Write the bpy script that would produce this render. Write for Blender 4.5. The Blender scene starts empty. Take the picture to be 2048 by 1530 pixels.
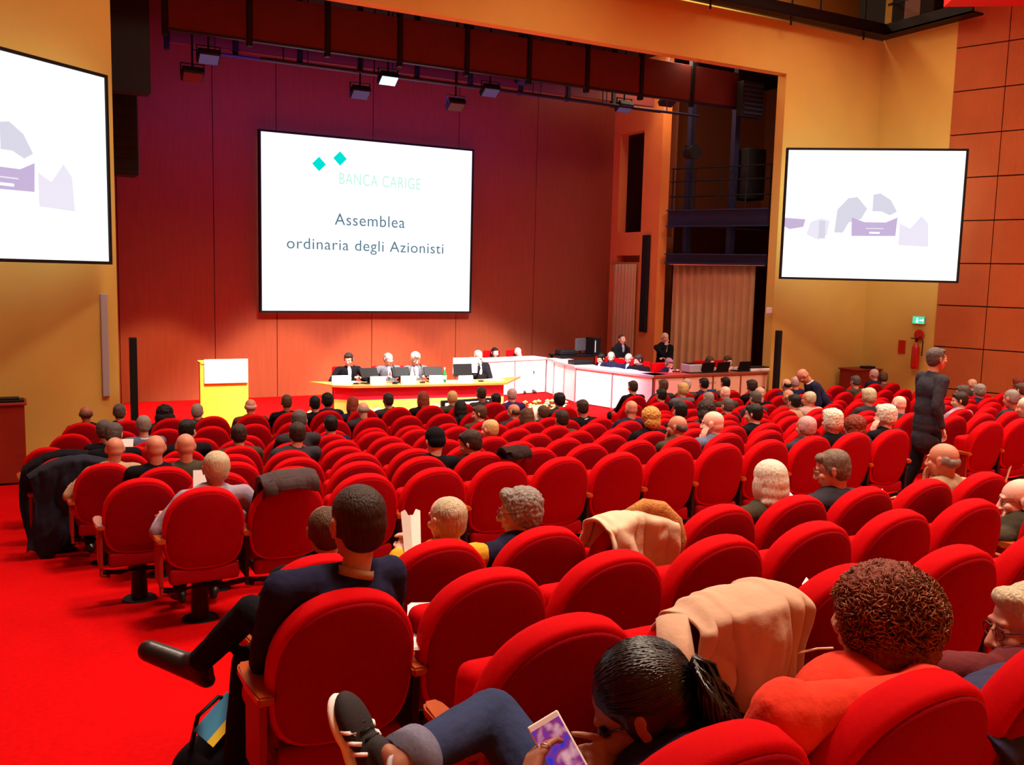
import bpy, bmesh, math, random
from math import sin, cos, pi, radians
from mathutils import Vector, Matrix, noise
import numpy as np
random.seed(7)
SC = bpy.context.scene
COL = SC.collection
V = Vector
# ---------------------------------------------------------------- camera model (2048x1530 frame)
F = 1850.0
PT, RO, YA = radians(6.6), radians(1.4), radians(28.5)
CZ = 3.05
fh = V((sin(YA), cos(YA), 0)); rh = V((cos(YA), -sin(YA), 0)); zz = V((0, 0, 1))
f_ = fh*cos(PT) - zz*sin(PT); u0 = fh*sin(PT) + zz*cos(PT)
r_ = rh*cos(RO) + u0*sin(RO); u_ = u0*cos(RO) - rh*sin(RO)
CAMP = V((0, 0, CZ))
def ray(x, y): return f_ + r_*((x-1024)/F) - u_*((y-765)/F)
def PD(x, y, d): v = ray(x, y); return CAMP + v*(d/v.y)
def PZ(x, y, z): v = ray(x, y); return CAMP + v*((z-CZ)/v.z)
def PU(x, y, u): v = ray(x, y); return CAMP + v*(u/v.x)
KD = [-6, 1.2, 2.05, 2.95, 3.75, 6.2, 7.07, 7.93, 8.85, 9.75, 10.7, 11.6, 30]
KZ = [1.70, 1.23, 1.13, .98, .86, .63, .535, .43, .315, .22, .11, 0, 0]
def floor_z(d): return float(np.interp(d, KD, KZ))
ROWS = [1.2, 2.05, 2.9, 3.7, 6.2, 7.07, 7.93, 8.85, 9.75, 10.7, 11.6, 12.45, 13.3]
STZ = .30      # stage floor height
# ---------------------------------------------------------------- materials
def lin(c):
    return tuple(((v/255)/12.92 if v/255 <= .04045 else ((v/255+.055)/1.055)**2.4) for v in c) + (1,)
MC = {}
def mat(name, rgb, rough=.7, metal=0, nscale=0, namt=.15, bump=0, bscale=60, spec=.3, emit=None, estr=0, stretch=None, sheen=0, trans=0, wave=None):
    if name in MC: return MC[name]
    m = bpy.data.materials.new(name); m.use_nodes = True; MC[name] = m
    nt = m.node_tree; b = nt.nodes['Principled BSDF']; L = nt.links.new
    col = lin(rgb)
    b.inputs['Base Color'].default_value = col; b.inputs['Roughness'].default_value = rough
    b.inputs['Metallic'].default_value = metal; b.inputs['Specular IOR Level'].default_value = spec
    m.diffuse_color = col
    if sheen: b.inputs['Sheen Weight'].default_value = sheen; b.inputs['Sheen Tint'].default_value = col
    if trans: b.inputs['Transmission Weight'].default_value = trans
    if emit: b.inputs['Emission Color'].default_value = lin(emit); b.inputs['Emission Strength'].default_value = estr
    tc = nt.nodes.new('ShaderNodeTexCoord'); src = tc.outputs['Object']
    if stretch:
        mp = nt.nodes.new('ShaderNodeMapping'); mp.inputs['Scale'].default_value = stretch
        L(tc.outputs['Object'], mp.inputs['Vector']); src = mp.outputs['Vector']
    fac = None
    if nscale:
        n = nt.nodes.new('ShaderNodeTexNoise'); n.inputs['Scale'].default_value = nscale; n.inputs['Detail'].default_value = 5
        L(src, n.inputs['Vector']); fac = n.outputs['Fac']
        mx = nt.nodes.new('ShaderNodeMix'); mx.data_type = 'RGBA'
        a = tuple(max(0, c*(1-namt*2)) for c in col[:3]) + (1,); z = tuple(min(1, c*(1+namt*1.5)) for c in col[:3]) + (1,)
        mx.inputs[6].default_value = a; mx.inputs[7].default_value = z
        L(fac, mx.inputs[0]); L(mx.outputs[2], b.inputs['Base Color'])
    if bump:
        n2 = nt.nodes.new('ShaderNodeTexNoise'); n2.inputs['Scale'].default_value = bscale; n2.inputs['Detail'].default_value = 3
        L(src, n2.inputs['Vector'])
        bp = nt.nodes.new('ShaderNodeBump'); bp.inputs['Strength'].default_value = bump; bp.inputs['Distance'].default_value = .01
        h = n2.outputs['Fac']
        if wave:
            w = nt.nodes.new('ShaderNodeTexWave'); w.inputs['Scale'].default_value = wave[0]; w.bands_direction = wave[1]
            w.inputs['Distortion'].default_value = wave[2] if len(wave) > 2 else 0
            L(tc.outputs['Object'], w.inputs['Vector']); h = w.outputs['Fac']
        L(h, bp.inputs['Height']); L(bp.outputs['Normal'], b.inputs['Normal'])
    return m
def emat(name, rgb, s=1.0):
    if name in MC: return MC[name]
    m = bpy.data.materials.new(name); m.use_nodes = True; MC[name] = m
    nt = m.node_tree; b = nt.nodes['Principled BSDF']
    b.inputs['Base Color'].default_value = (0, 0, 0, 1); b.inputs['Specular IOR Level'].default_value = 0; b.inputs['Roughness'].default_value = 1
    b.inputs['Emission Color'].default_value = lin(rgb); b.inputs['Emission Strength'].default_value = s
    return m
# ---------------------------------------------------------------- object helpers
def tag(o, label=None, cat=None, group=None, kind=None):
    if label: o['label'] = label
    if cat: o['category'] = cat
    if group: o['group'] = group
    if kind: o['kind'] = kind
    return o
def empty(name, loc=(0, 0, 0), rz=0, label=None, cat=None, group=None):
    o = bpy.data.objects.new(name, None); COL.objects.link(o); o.empty_display_size = .1
    o.location = loc; o.rotation_euler = (0, 0, rz)
    return tag(o, label, cat, group)
def link(name, me, m=None, parent=None, loc=None, rz=0):
    o = bpy.data.objects.new(name, me); COL.objects.link(o)
    if m is not None:
        if len(me.materials) == 0: me.materials.append(m)
        if me.materials[0] != m:
            o.material_slots[0].link = 'OBJECT'; o.material_slots[0].material = m
    if parent: o.parent = parent
    if loc is not None: o.location = loc
    if rz: o.rotation_euler = (0, 0, rz)
    return o
def tomesh(bm, name='m', smooth=False):
    me = bpy.data.meshes.new(name); bmesh.ops.recalc_face_normals(bm, faces=bm.faces); bm.to_mesh(me); bm.free()
    if smooth:
        for p in me.polygons: p.use_smooth = True
    return me
def B(): return bmesh.new()
def box(bm, c, s, bev=0, rot=None, seg=2):
    r = bmesh.ops.create_cube(bm, size=1); vs = r['verts']
    bmesh.ops.scale(bm, vec=s, verts=vs)
    if bev:
        es = list({e for v in vs for e in v.link_edges})
        r2 = bmesh.ops.bevel(bm, geom=es, offset=bev, segments=seg, profile=.5, affect='EDGES')
        vs = list({v for f in r2['faces'] for v in f.verts} | {v for v in vs if v.is_valid})
    if rot is not None: bmesh.ops.rotate(bm, cent=(0, 0, 0), matrix=rot, verts=vs)
    bmesh.ops.translate(bm, vec=c, verts=vs)
    return vs
def bx2(bm, a, b, bev=0):
    a = V(a); b = V(b); return box(bm, (a+b)/2, [abs(x) for x in (b-a)], bev)
def orient(d):
    d = V(d).normalized(); return d.to_track_quat('Z', 'Y').to_matrix()
def cyl(bm, p, q, r, r2=None, n=12, caps=True):
    p = V(p); q = V(q); d = q-p
    if d.length < 1e-6: return
    r = bmesh.ops.create_cone(bm, cap_ends=caps, segments=n, radius1=r, radius2=r if r2 is None else r2, depth=d.length)
    bmesh.ops.rotate(bm, cent=(0, 0, 0), matrix=orient(d), verts=r['verts'])
    bmesh.ops.translate(bm, vec=(p+q)/2, verts=r['verts'])
def sph(bm, c, rad, rot=None, sub=2):
    r = bmesh.ops.create_icosphere(bm, subdivisions=sub, radius=1)
    if not hasattr(rad, '__len__'): rad = (rad,)*3
    bmesh.ops.scale(bm, vec=rad, verts=r['verts'])
    if rot is not None: bmesh.ops.rotate(bm, cent=(0, 0, 0), matrix=rot, verts=r['verts'])
    bmesh.ops.translate(bm, vec=c, verts=r['verts'])
def tube(bm, pts, r, n=8, radii=None):
    pts = [V(p) for p in pts]; rings = []
    for i, p in enumerate(pts):
        d = (pts[min(i+1, len(pts)-1)]-pts[max(i-1, 0)]).normalized()
        M = orient(d); rr = radii[i] if radii else r
        rings.append([bm.verts.new(p + M @ V((cos(a)*rr, sin(a)*rr, 0))) for a in [2*pi*k/n for k in range(n)]])
    for a, b in zip(rings, rings[1:]):
        # best alignment to avoid twist
        off = min(range(n), key=lambda o: (a[0].co-b[o].co).length)
        for k in range(n):
            bm.faces.new((a[k], a[(k+1) % n], b[(k+1+off) % n], b[(k+off) % n]))
    bm.faces.new(rings[0][::-1]); bm.faces.new(rings[-1])
def prism(bm, pts, z0, z1):
    lo = [bm.verts.new((p[0], p[1], z0)) for p in pts]; hi = [bm.verts.new((p[0], p[1], z1)) for p in pts]
    n = len(pts); bm.faces.new(lo[::-1]); bm.faces.new(hi)
    for i in range(n): bm.faces.new((lo[i], lo[(i+1) % n], hi[(i+1) % n], hi[i]))
def lathe(bm, prof, c=(0, 0, 0), n=24):
    rings = [[bm.verts.new((c[0]+r*cos(2*pi*k/n), c[1]+r*sin(2*pi*k/n), c[2]+z)) for k in range(n)] for r, z in prof]
    for a, b in zip(rings, rings[1:]):
        for k in range(n): bm.faces.new((a[k], a[(k+1) % n], b[(k+1) % n], b[k]))
    bm.faces.new(rings[0][::-1]); bm.faces.new(rings[-1])
def obj(name, bm, m, parent=None, smooth=False, loc=None, rz=0): return link(name, tomesh(bm, name, smooth), m, parent, loc, rz)
def struct(name, bm, m, smooth=False): return tag(obj(name, bm, m, None, smooth), kind='structure')
def text_mesh(s, size, ext=.002, align='CENTER', sp=1.0):
    cu = bpy.data.curves.new('t', 'FONT'); cu.body = s; cu.size = size; cu.extrude = ext; cu.align_x = align; cu.align_y = 'CENTER'; cu.space_character = sp
    o = bpy.data.objects.new('t', cu); COL.objects.link(o)
    dg = bpy.context.evaluated_depsgraph_get(); me = bpy.data.meshes.new_from_object(o.evaluated_get(dg))
    bpy.data.objects.remove(o); bpy.data.curves.remove(cu)
    me.transform(Matrix.Rotation(pi/2, 4, 'X'))      # stands in the XZ plane, readable from -Y
    return me
# ---------------------------------------------------------------- voxel surfaces: closed shells fused into one skin
VOXJ = []
def _ico(sub):
    bm = B(); bmesh.ops.create_icosphere(bm, subdivisions=sub, radius=1)
    v = np.array([x.co[:] for x in bm.verts]); bm.verts.index_update(); f = [[x.index for x in p.verts] for p in bm.faces]; bm.free(); return v, f
ICO = {k: _ico(k) for k in (1, 2, 3)}
NC = 14
_ang = np.arange(NC)*2*pi/NC
_cf = [[k, (k+1) % NC, NC+(k+1) % NC, NC+k] for k in range(NC)]+[list(range(NC))[::-1], list(range(NC, 2*NC))]
def vox(shapes, voxel, smooth=4, disp=0, dsize=.05, name='skin'):
    """closed balls, ellipsoids and tapered limbs collected in one mesh, fused later into a single surface"""
    VS = []; FS = []; n = 0
    def add(v, f):
        nonlocal n
        VS.append(v); FS.extend([[i+n for i in p] for p in f]); n += len(v)
    for s in shapes:
        if s[0] == 'c':
            _, p, q, r1, r2 = s; p = np.array(p[:]); q = np.array(q[:]); v, f = ICO[2]
            add(v*r1+p, f); add(v*r2+q, f); d = np.linalg.norm(q-p)
            if d > abs(r1-r2)+1e-4:
                w = (q-p)/d; sa = (r1-r2)/d; ca = math.sqrt(max(0, 1-sa*sa)); a = np.cross(w, [0, 0, 1.] if abs(w[2]) < .9 else [1., 0, 0]); a /= np.linalg.norm(a); b = np.cross(w, a)
                ring = np.outer(np.cos(_ang), a)+np.outer(np.sin(_ang), b)
                add(np.vstack([p+w*r1*sa+ring*r1*ca, q+w*r2*sa+ring*r2*ca]), _cf)
        else:
            _, c, rad, M = s; v, f = ICO[3 if max(rad) > .05 else 2]
            add((v*np.array(rad)) @ np.array(M).T+np.array(c[:]), f)
    me = bpy.data.meshes.new(name); me.from_pydata(np.vstack(VS).tolist(), [], FS); me.update()
    VOXJ.append((me, voxel, smooth, disp, dsize))
    return me
def run_vox():
    jobs = []; rep = {}
    for me, vx, sm, disp, ds in VOXJ:
        o = bpy.data.objects.new('tmp', me); COL.objects.link(o)
        m = o.modifiers.new('r', 'REMESH'); m.mode = 'VOXEL'; m.voxel_size = vx; m.use_smooth_shade = True
        if sm: s = o.modifiers.new('s', 'SMOOTH'); s.factor = .6; s.iterations = sm
        if disp:
            t = bpy.data.textures.new('n', 'CLOUDS'); t.noise_scale = ds; t.noise_depth = 2
            d = o.modifiers.new('d', 'DISPLACE'); d.texture = t; d.strength = disp; d.mid_level = .5; d.texture_coords = 'LOCAL'
        jobs.append((o, me))
    bpy.context.view_layer.update()
    dg = bpy.context.evaluated_depsgraph_get()
    for o, me in jobs:
        nm = bpy.data.meshes.new_from_object(o.evaluated_get(dg)); nm.name = me.name
        for m in me.materials:
            if len(nm.materials) < len(me.materials): nm.materials.append(m)
        rep[me.name] = nm
    rep = {me.as_pointer(): nm for (o, me), nm in zip(jobs, [rep[me.name] for o, me in jobs])}
    for o, me in jobs: bpy.data.objects.remove(o)
    for o in bpy.data.objects:
        if o.type == 'MESH' and o.data.as_pointer() in rep:
            old = [(s.link, s.material) for s in o.material_slots]
            nm = rep[o.data.as_pointer()]
            for p in nm.polygons[:1]: pass
            o.data = nm
            for s, (l, mm) in zip(o.material_slots, old):
                if l == 'OBJECT': s.link = 'OBJECT'; s.material = mm
# ---------------------------------------------------------------- materials of the hall
M_carpet = mat('red carpet', (204, 4, 8), .95, nscale=30, namt=.12, bump=.5, bscale=400, spec=.05)
M_yel = mat('ochre plaster wall', (220, 186, 94), .8, nscale=1.2, namt=.07, bump=.15, bscale=90, spec=.15)
M_yel2 = mat('ochre wall panel', (216, 178, 88), .75, nscale=1.0, namt=.06, spec=.15)
M_woodback = mat('veneer stage back wall', (136, 66, 42), .55, nscale=3, namt=.10, stretch=(6, 6, .5), spec=.25)
M_woodpan = mat('ribbed orange wood panel', (180, 94, 48), .6, nscale=2, namt=.08, bump=.5, wave=(14, 'Y'), spec=.2)
M_gap = mat('dark joint', (60, 20, 12), .9)
M_dark = mat('black steel', (22, 20, 24), .5, metal=.3)
M_blue = mat('dark blue steel', (38, 38, 66), .5, metal=.2)
M_black = mat('matt black', (14, 13, 16), .7)
M_ceil = mat('dark stage ceiling', (40, 26, 26), .9)
M_hallceil = mat('hall ceiling', (230, 190, 130), .9)
M_cab = mat('red brown cabinet veneer', (138, 38, 22), .5, nscale=4, namt=.12, stretch=(1, 1, 4))
M_curt = mat('beige stage curtain', (196, 158, 112), .95, nscale=3, namt=.08, spec=.05)
M_white = mat('white laminate', (240, 236, 238), .5, spec=.3)
M_grey = mat('light grey plastic', (170, 168, 176), .45)
M_paper = mat('white paper', (245, 244, 242), .9)
M_chrome = mat('brushed metal', (190, 190, 190), .3, metal=.9)
DA, DB, UC = 15.4, 20.0, 17.86
# floor: flat near the stage, raked up towards the back
bm = B(); ks = [(-4, 1.57)]+[(d, z) for d, z in zip(KD[1:12], KZ[1:12])]+[(16, 0)]
prev = None
for d, z in ks:
    row = [bm.verts.new((u, d, z)) for u in (-9, 26)]
    if prev: bm.faces.new((prev[0], prev[1], row[1], row[0]))
    prev = row
struct('floor', bm, M_carpet)
bm = B(); prism(bm, [(1.45, 14.9), (14.92, 14.9), (14.92, 15.66), (19, 15.66), (19, DB), (1.0, DB), (1.0, 15.66), (1.45, 15.66)], 0.0, STZ)
struct('floor_stage', bm, M_carpet)
bm = B()
bx2(bm, (-1.9, DA, 0), (1.44, DA+.25, 8.6)); bx2(bm, (14.93, DA, 0), (UC+.2, DA+.25, 8.6)); bx2(bm, (1.44, DA, 7.53), (14.93, DA+.25, 8.6))
struct('wall_front', bm, M_yel)
bm = B()     # side pilaster wall that runs towards the audience, both sides
bx2(bm, (UC, 13.47, 0), (UC+.2, DA, 10.5)); struct('wall_right_return', bm, M_yel2)
bm = B(); bx2(bm, (-1.9, 13.47, 0), (-1.7, DA, 10.5)); struct('wall_left_return', bm, M_yel2)
# fanned right wall: panels over a dark backing
def fan_wall(name, x0, sgn):
    L = 15.2; ang = math.atan2(-.954, .30*sgn); R = Matrix.Rotation(ang, 3, 'Z')
    bm = B(); back = B()
    def place(b, a, c, bev=0):
        vs = bx2(b, a, c, bev)
        bmesh.ops.rotate(b, cent=(0, 0, 0), matrix=R, verts=vs); bmesh.ops.translate(b, vec=(x0, 13.47, 0), verts=vs)
    s = 1 if sgn > 0 else -1
    place(back, (0, .06*s, 0), (L, .2*s, 10.5))
    z = -.08; k = 0
    while z < 10.4:
        x = 0
        while x < L:
            place(bm, (x+.008, -.02*s, max(0, z+.012)), (min(L, x+1.02), .06*s, z+.893)); x += 1.03
        z += .905
    b = struct(name, back, M_gap); p = struct(name+'_panels', bm, M_woodpan)
fan_wall('wall_right', UC, 1); fan_wall('wall_left', -1.8, -1)
bm = B(); bx2(bm, (-7, -1.2, 0), (23, -1.0, 10.5)); struct('wall_rear', bm, M_yel2)
bm = B(); bx2(bm, (-9, -2, 10.5), (26, 17, 10.6)); struct('ceiling', bm, M_hallceil)
# gallery above the arch
bm = B(); bx2(bm, (1, 17.2, 8.6), (19, 17.3, 10.5)); struct('wall_gallery', bm, M_yel)
bm = B(); bx2(bm, (1.0, DA+.25, 8.45), (19, 17.2, 8.6)); struct('ceiling_gallery_slab', bm, M_ceil)
bm = B()
bx2(bm, (7, 15.05, 8.62), (UC, 15.38, 8.66)); bx2(bm, (7, 15.05, 8.62), (UC, 15.10, 8.86)); bx2(bm, (7, 15.3, 8.62), (UC, 15.35, 8.86))
cw = obj('catwalk_beam', bm, M_dark); tag(cw, 'dark steel catwalk beam running above the stage arch', 'beam')
bm = B(); bx2(bm, (UC-.36, 12.9, 8.62), (UC-.31, 15.05, 8.86)); bx2(bm, (UC-.36, 12.9, 8.62), (UC, 15.05, 8.66))
bx2(bm, (UC-.34, 12.9, 9.25), (UC-.30, 15.05, 9.30))
tag(obj('catwalk_beam', bm, M_dark), 'short dark steel catwalk beam on the right return wall', 'beam')
rail = empty('catwalk_railing', (12, 15.1, 8.86), 0, 'thin black railing standing on the catwalk above the arch', 'railing')
bm = B(); cyl(bm, (-5, 0, .55), (5.3, 0, .55), .02); obj('handrail', bm, M_dark, rail)
for px in (1075, 1240, 1328, 1420, 1450, 1583, 1640, 1730):
    p = PD(px, 30, 15.1); bm = B(); cyl(bm, (p.x-12, 0, -.42 if px in (1420, 1583, 1730) else 0), (p.x-12, 0, 1.2), .022); obj('post', bm, M_dark, rail)
bm = B(); bx2(bm, (0, 0, 0), (.30, 1.1, 1.2), .02); o = obj('equipment_cabinet', bm, M_black, loc=(17.54, 13.85, 8.665)); tag(o, 'black equipment cabinet on the short catwalk in the top right corner', 'cabinet')
bm = B(); bx2(bm, (-.01, .35, .2), (0, .75, 1.1)); obj('front_panel', bm, mat('dull grey panel', (120, 112, 100), .7), o)
# red soffit beam in the top right corner
bm = B(); a = PD(1905, -2, 11.6); b = PD(2100, 50, 10.6); bx2(bm, (0, 0, 0), (4.5, .5, .6))
o = struct('trim_1', bm, mat('red painted soffit', (215, 20, 22), .7)); o.location = a; o.rotation_euler = (0, 0, math.atan2(b.y-a.y, b.x-a.x))
# ---------------------------------------------------------------- stage box
bm = B()
x = 1.0; xs = [1.0, 1.9, 3.75, 5.05, 7.2, 9.3, 11.4, 13.67]
for a, b in zip(xs, xs[1:]): bx2(bm, (a+.006, DB, STZ), (b-.006, DB+.08, 8.4), .004)
struct('wall_back_panels', bm, M_woodback)
bm = B(); bx2(bm, (1.0, DB+.05, 0), (19, DB+.2, 8.5)); struct('wall_back', bm, M_gap)
bm = B(); bx2(bm, (.85, 15.65, 0), (1.0, DB, 8.5)); struct('wall_stage_left', bm, M_woodback)
bm = B(); bx2(bm, (.8, 15.65, 8.3), (19, DB+.2, 8.45)); struct('ceiling_stage', bm, M_ceil)
# right side of the stage: pier with a tall niche, then an open steel mezzanine
bm = B()
def pq(d0, d1, z0, z1, u0=13.65, u1=13.9): bx2(bm, (u0, d0, z0), (u1, d1, z1))
pq(18.0, 18.72, STZ, 8.3); pq(19.72, 20.0, STZ, 8.3); pq(18.72, 19.72, STZ, 3.45); pq(18.72, 19.72, 3.62, 4.19); pq(18.72, 19.72, 6.63, 8.3)
struct('wall_stage_right', bm, mat('orange plaster side wall', (212, 128, 62), .8, nscale=2, namt=.06))
bm = B(); bx2(bm, (13.9, 18.7, STZ), (14.6, 20, 4.1)); bx2(bm, (14.6, 18.7, STZ), (14.65, 20, 8.3)); bx2(bm, (18.6, 15.65, STZ), (18.8, DB, 8.3)); bx2(bm, (14.65, 19.9, STZ), (18.6, 20, 8.3))
struct('wall_side_stage', bm, mat('brown side stage wall', (150, 84, 50), .85))
mz = empty('steel_mezzanine', (13.8, 18, 3.4), 0, 'dark blue steel mezzanine with railing at the right side of the stage', 'mezzanine')
def MZ(name, bm, m=M_blue):
    for v in bm.verts: v.co -= V((13.8, 18, 3.4))
    return obj(name, bm, m, mz)
a, b = V((13.92, 17.95, 0)), V((15.05, 15.75, 0)); dr = (b-a).normalized(); nr = V((dr.y, -dr.x, 0))
def slab(bm, z0, z1, t0=0, t1=1, th=.12):
    p = a.lerp(b, t0); q = a.lerp(b, t1)
    pts = [p, q, q-nr*th*-1, p-nr*th*-1]; prism(bm, [(w.x, w.y) for w in pts], z0, z1)
for (z0, z1) in ((4.28, 4.68), (3.42, 3.66)):
    bm = B(); slab(bm, z0, z1, 0, 1, .05); slab(bm, z0, z0+.03, 0, 1, .2); slab(bm, z1-.03, z1, 0, 1, .2); MZ('beam', bm)
bm = B(); prism(bm, [(a.x, a.y), (b.x, b.y), (18.5, 15.75), (18.5, 19.8), (14.7, 19.8), (14.7, 17.95)], 4.5, 4.6); MZ('deck', bm, M_black)
for t in (.18, .62):
    p = a.lerp(b, t)+V((.1, .1, 0)); bm = B(); bx2(bm, (p.x-.07, p.y-.07, 3.66), (p.x+.07, p.y+.07, 8.2)); MZ('column', bm)
bm = B(); 
for z in (5.0, 5.35, 5.65): cyl(bm, a+V((0, 0, z)), b+V((0, 0, z)), .018, n=6)
for t in (0.02, .25, .5, .75, .98): p = a.lerp(b, t); cyl(bm, p+V((0, 0, 4.68)), p+V((0, 0, 5.65)), .018, n=6)
MZ('railing', bm, M_dark)
bm = B(); p = PD(1498, 350, 16.6); box(bm, p, (.55, .5, 1.15), .03); o = obj('loudspeaker', bm, M_black); tag(o, 'large black loudspeaker standing on the mezzanine beside the arch jamb', 'loudspeaker')
p = PD(1383, 305, 17.0); bm = B(); cyl(bm, (0, -.16, 0), (0, .16, 0), .17, .13, 20); o = obj('spotlight', bm, M_black, loc=p, smooth=False); tag(o, 'round black spotlight fixed to the mezzanine column', 'spotlight')
bm = B(); cyl(bm, (0, 0, .1), (0, 0, .9), .015); cyl(bm, (-.18, 0, -.02), (-.18, 0, .12), .015); cyl(bm, (.18, 0, -.02), (.18, 0, .12), .015); bx2(bm, (-.195, -.01, .11), (.195, .01, .13)); obj('yoke', bm, M_dark, o)
bm = B(); p = PD(1500, 200, 16.2); bx2(bm, p-V((.3, .1, .38)), p+V((.3, .1, .38))); o = obj('ventilation_grille', bm, M_black); tag(o, 'dark louvred ventilation grille high beside the arch jamb', 'vent')
bm = B()
for k in range(7): bx2(bm, p+V((-.27, -.13, -.33+k*.1)), p+V((.27, -.1, -.29+k*.1)))
obj('louvre', bm, M_blue, o)
# curtains
def curtain(p, q, z0, z1, folds, amp, label, lean=0):
    p = V(p); q = V(q); d = q-p; n = V((-d.y, d.x, 0)).normalized(); N = folds*10; bm = B(); cols = []
    for j in range(9):
        z = z1+(z0-z1)*j/8; row = []
        for i in range(N+1):
            t = i/N; w = amp*(.6+.4*j/8)*(sin(2*pi*folds*t+.5*sin(7*t))+.3*sin(5*pi*folds*t*.37)); row.append(bm.verts.new(p+d*t*(1+lean*(8-j)/8)+n*w+V((0, 0, z))))
        cols.append(row)
    for a, b in zip(cols, cols[1:]):
        for i in range(N): bm.faces.new((a[i], a[i+1], b[i+1], b[i]))
    me = tomesh(bm, 'curtain', True); o = link('curtain', me, M_curt)
    s = o.modifiers.new('s', 'SOLIDIFY'); s.thickness = .006
    tag(o, label, 'curtain'); return o
c1 = curtain((14.06, 17.9, 0), (14.95, 16.05, 0), STZ+.02, 3.4, 11, .045, 'wide beige pleated curtain hanging below the mezzanine', 0)
curtain((13.58, 19.7, 0), (13.58, 18.75, 0), STZ+.02, 3.4, 7, .03, 'narrow beige curtain hanging below the pier niche at the back')
bm = B(); cyl(bm, (14.0, 17.95, 3.41), (15.0, 15.8, 3.41), .015); cyl(bm, (13.55, 19.8, 3.41), (14.0, 17.95, 3.41), .015); o = obj('curtain_rail', bm, M_chrome); tag(o, 'pale curtain rail above the two beige curtains', 'rail')
bm = B(); p = PD(1289, 575, 18.4); bx2(bm, (13.56, p.y-.12, 1.75), (13.64, p.y+.12, 4.1), .01); o = obj('line_speaker', bm, M_black); tag(o, 'tall slim black line speaker mounted on the stage pier', 'loudspeaker')
# dark drape and hung loudspeaker at the stage's left edge
bm = B(); a = PD(255, 235, 17.2); bx2(bm, (0, 0, 0), (.62, .5, 2.0), .03); o = obj('loudspeaker', bm, M_black, loc=(a.x-.45, a.y, a.z-.95)); tag(o, 'tall black loudspeaker hanging at the left side of the stage', 'loudspeaker')
bm = B(); cyl(bm, (.3, .25, 2.0), (.3, .25, 3.2), .03); obj('hanger', bm, M_dark, o)
bm = B()
for k in range(10): bx2(bm, (.04, -.008, .1+k*.18), (.58, .002, .24+k*.18))
obj('grille', bm, M_dark, o)
bm = B(); p = PD(280, 60, 16.4); bx2(bm, p-V((.45, .2, 1.0)), p+V((.12, .2, .9))); o = obj('stage_drape', bm, M_black); tag(o, 'short black drape hanging at the top left of the stage', 'drape')
# baffles and lamps over the stage
M_baf = mat('red brown acoustic board', (104, 40, 34), .7, nscale=3, namt=.1)
k = 0
for (d, z0, h, u0, u1, n) in ((16.5, 6.93, .75, 2.36, 14.6, 9), (18.0, 7.03, .7, 2.6, 13.4, 9)):
    w = (u1-u0)/n
    for i in range(n):
        o = empty('acoustic_board', (u0+w*(i+.5), d, z0), 0, 'red-brown acoustic board hung over the stage, %s from the left in the %s row' % (['first', 'second', 'third', 'fourth', 'fifth', 'sixth', 'seventh', 'eighth', 'ninth'][i], 'front' if d < 17 else 'rear'), 'acoustic board', 'acoustic boards over the stage')
        bm = B(); bx2(bm, (-w/2+.05, -.03, 0), (w/2-.05, .03, h), .008); obj('board', bm, M_baf, o)
        bm = B(); bx2(bm, (-w/2-.04, -.06, -.12), (-w/2+.04, .06, h+.6)); obj('hanger', bm, M_black, o)
        if d < 17: bm = B(); bx2(bm, (-w/2, -.05, -.04), (w/2, .05, -.005)); obj('bottom_rail', bm, M_blue, o)
for i, (d, z, u0, u1) in enumerate(((16.9, 6.72, 4.0, 13.8), (17.8, 6.9, 3.0, 13.4))):
    bm = B(); cyl(bm, (u0, d, z), (u1, d, z), .03)
    for u in np.arange(u0+.4, u1, 1.7): cyl(bm, (u, d, z), (u, d, 8.29), .012, n=6)
    o = obj('lighting_bar', bm, M_blue); tag(o, ['front horizontal lighting bar under the stage ceiling', 'rear horizontal lighting bar under the stage ceiling'][i], 'lighting bar')
M_lampon = emat('lit floodlight glass', (170, 225, 255), 3.0); M_lampdim = emat('dim floodlight glass', (150, 110, 165), .3); M_lampoff = mat('unlit floodlight glass', (60, 50, 70), .3)
for (x, y, d, kind, lb) in ((417, 117, 16.7, 1, 'dimly lit floodlight hanging at the left over the stage'), (385, 152, 17.0, 0, 'unlit black floodlight hanging lowest at the stage left'),
        (776, 160, 16.9, 2, 'brightest white floodlight hanging above the main screen'), (720, 188, 17.2, 1, 'floodlight hanging left of the brightest one'),
        (980, 184, 16.9, 1, 'purple-lit floodlight hanging above the right end of the screen'), (911, 212, 17.3, 0, 'dark floodlight hanging lowest above the screen'),
        (1050, 162, 17.8, 0, 'small dark floodlight right of the main screen top'), (1248, 216, 17.0, 1, 'floodlight hanging in front of the right pier'), (1335, 205, 17.2, 0, 'dark floodlight hanging above the mezzanine')):
    p = PD(x, y, d); o = empty('floodlight', p, 0, lb, 'floodlight', 'floodlights over the stage')
    bm = B(); vs = box(bm, (0, 0, .03), (.36, .26, .12), .015, Matrix.Rotation(radians(-32), 3, 'X')); obj('housing', bm, M_black, o)
    bm = B(); box(bm, (0, -.034, -.026), (.31, .21, .012), 0, Matrix.Rotation(radians(-32), 3, 'X')); obj('glass', bm, (M_lampoff, M_lampdim, M_lampon)[kind], o)
    bm = B(); cyl(bm, (0, 0, .08), (0, 0, 8.29-p.z), .018); bx2(bm, (-.2, -.015, .02), (-.185, .015, .2)); bx2(bm, (.185, -.015, .02), (.2, .015, .2)); bx2(bm, (-.2, -.015, .19), (.2, .015, .205)); obj('yoke', bm, M_black, o)
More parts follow.
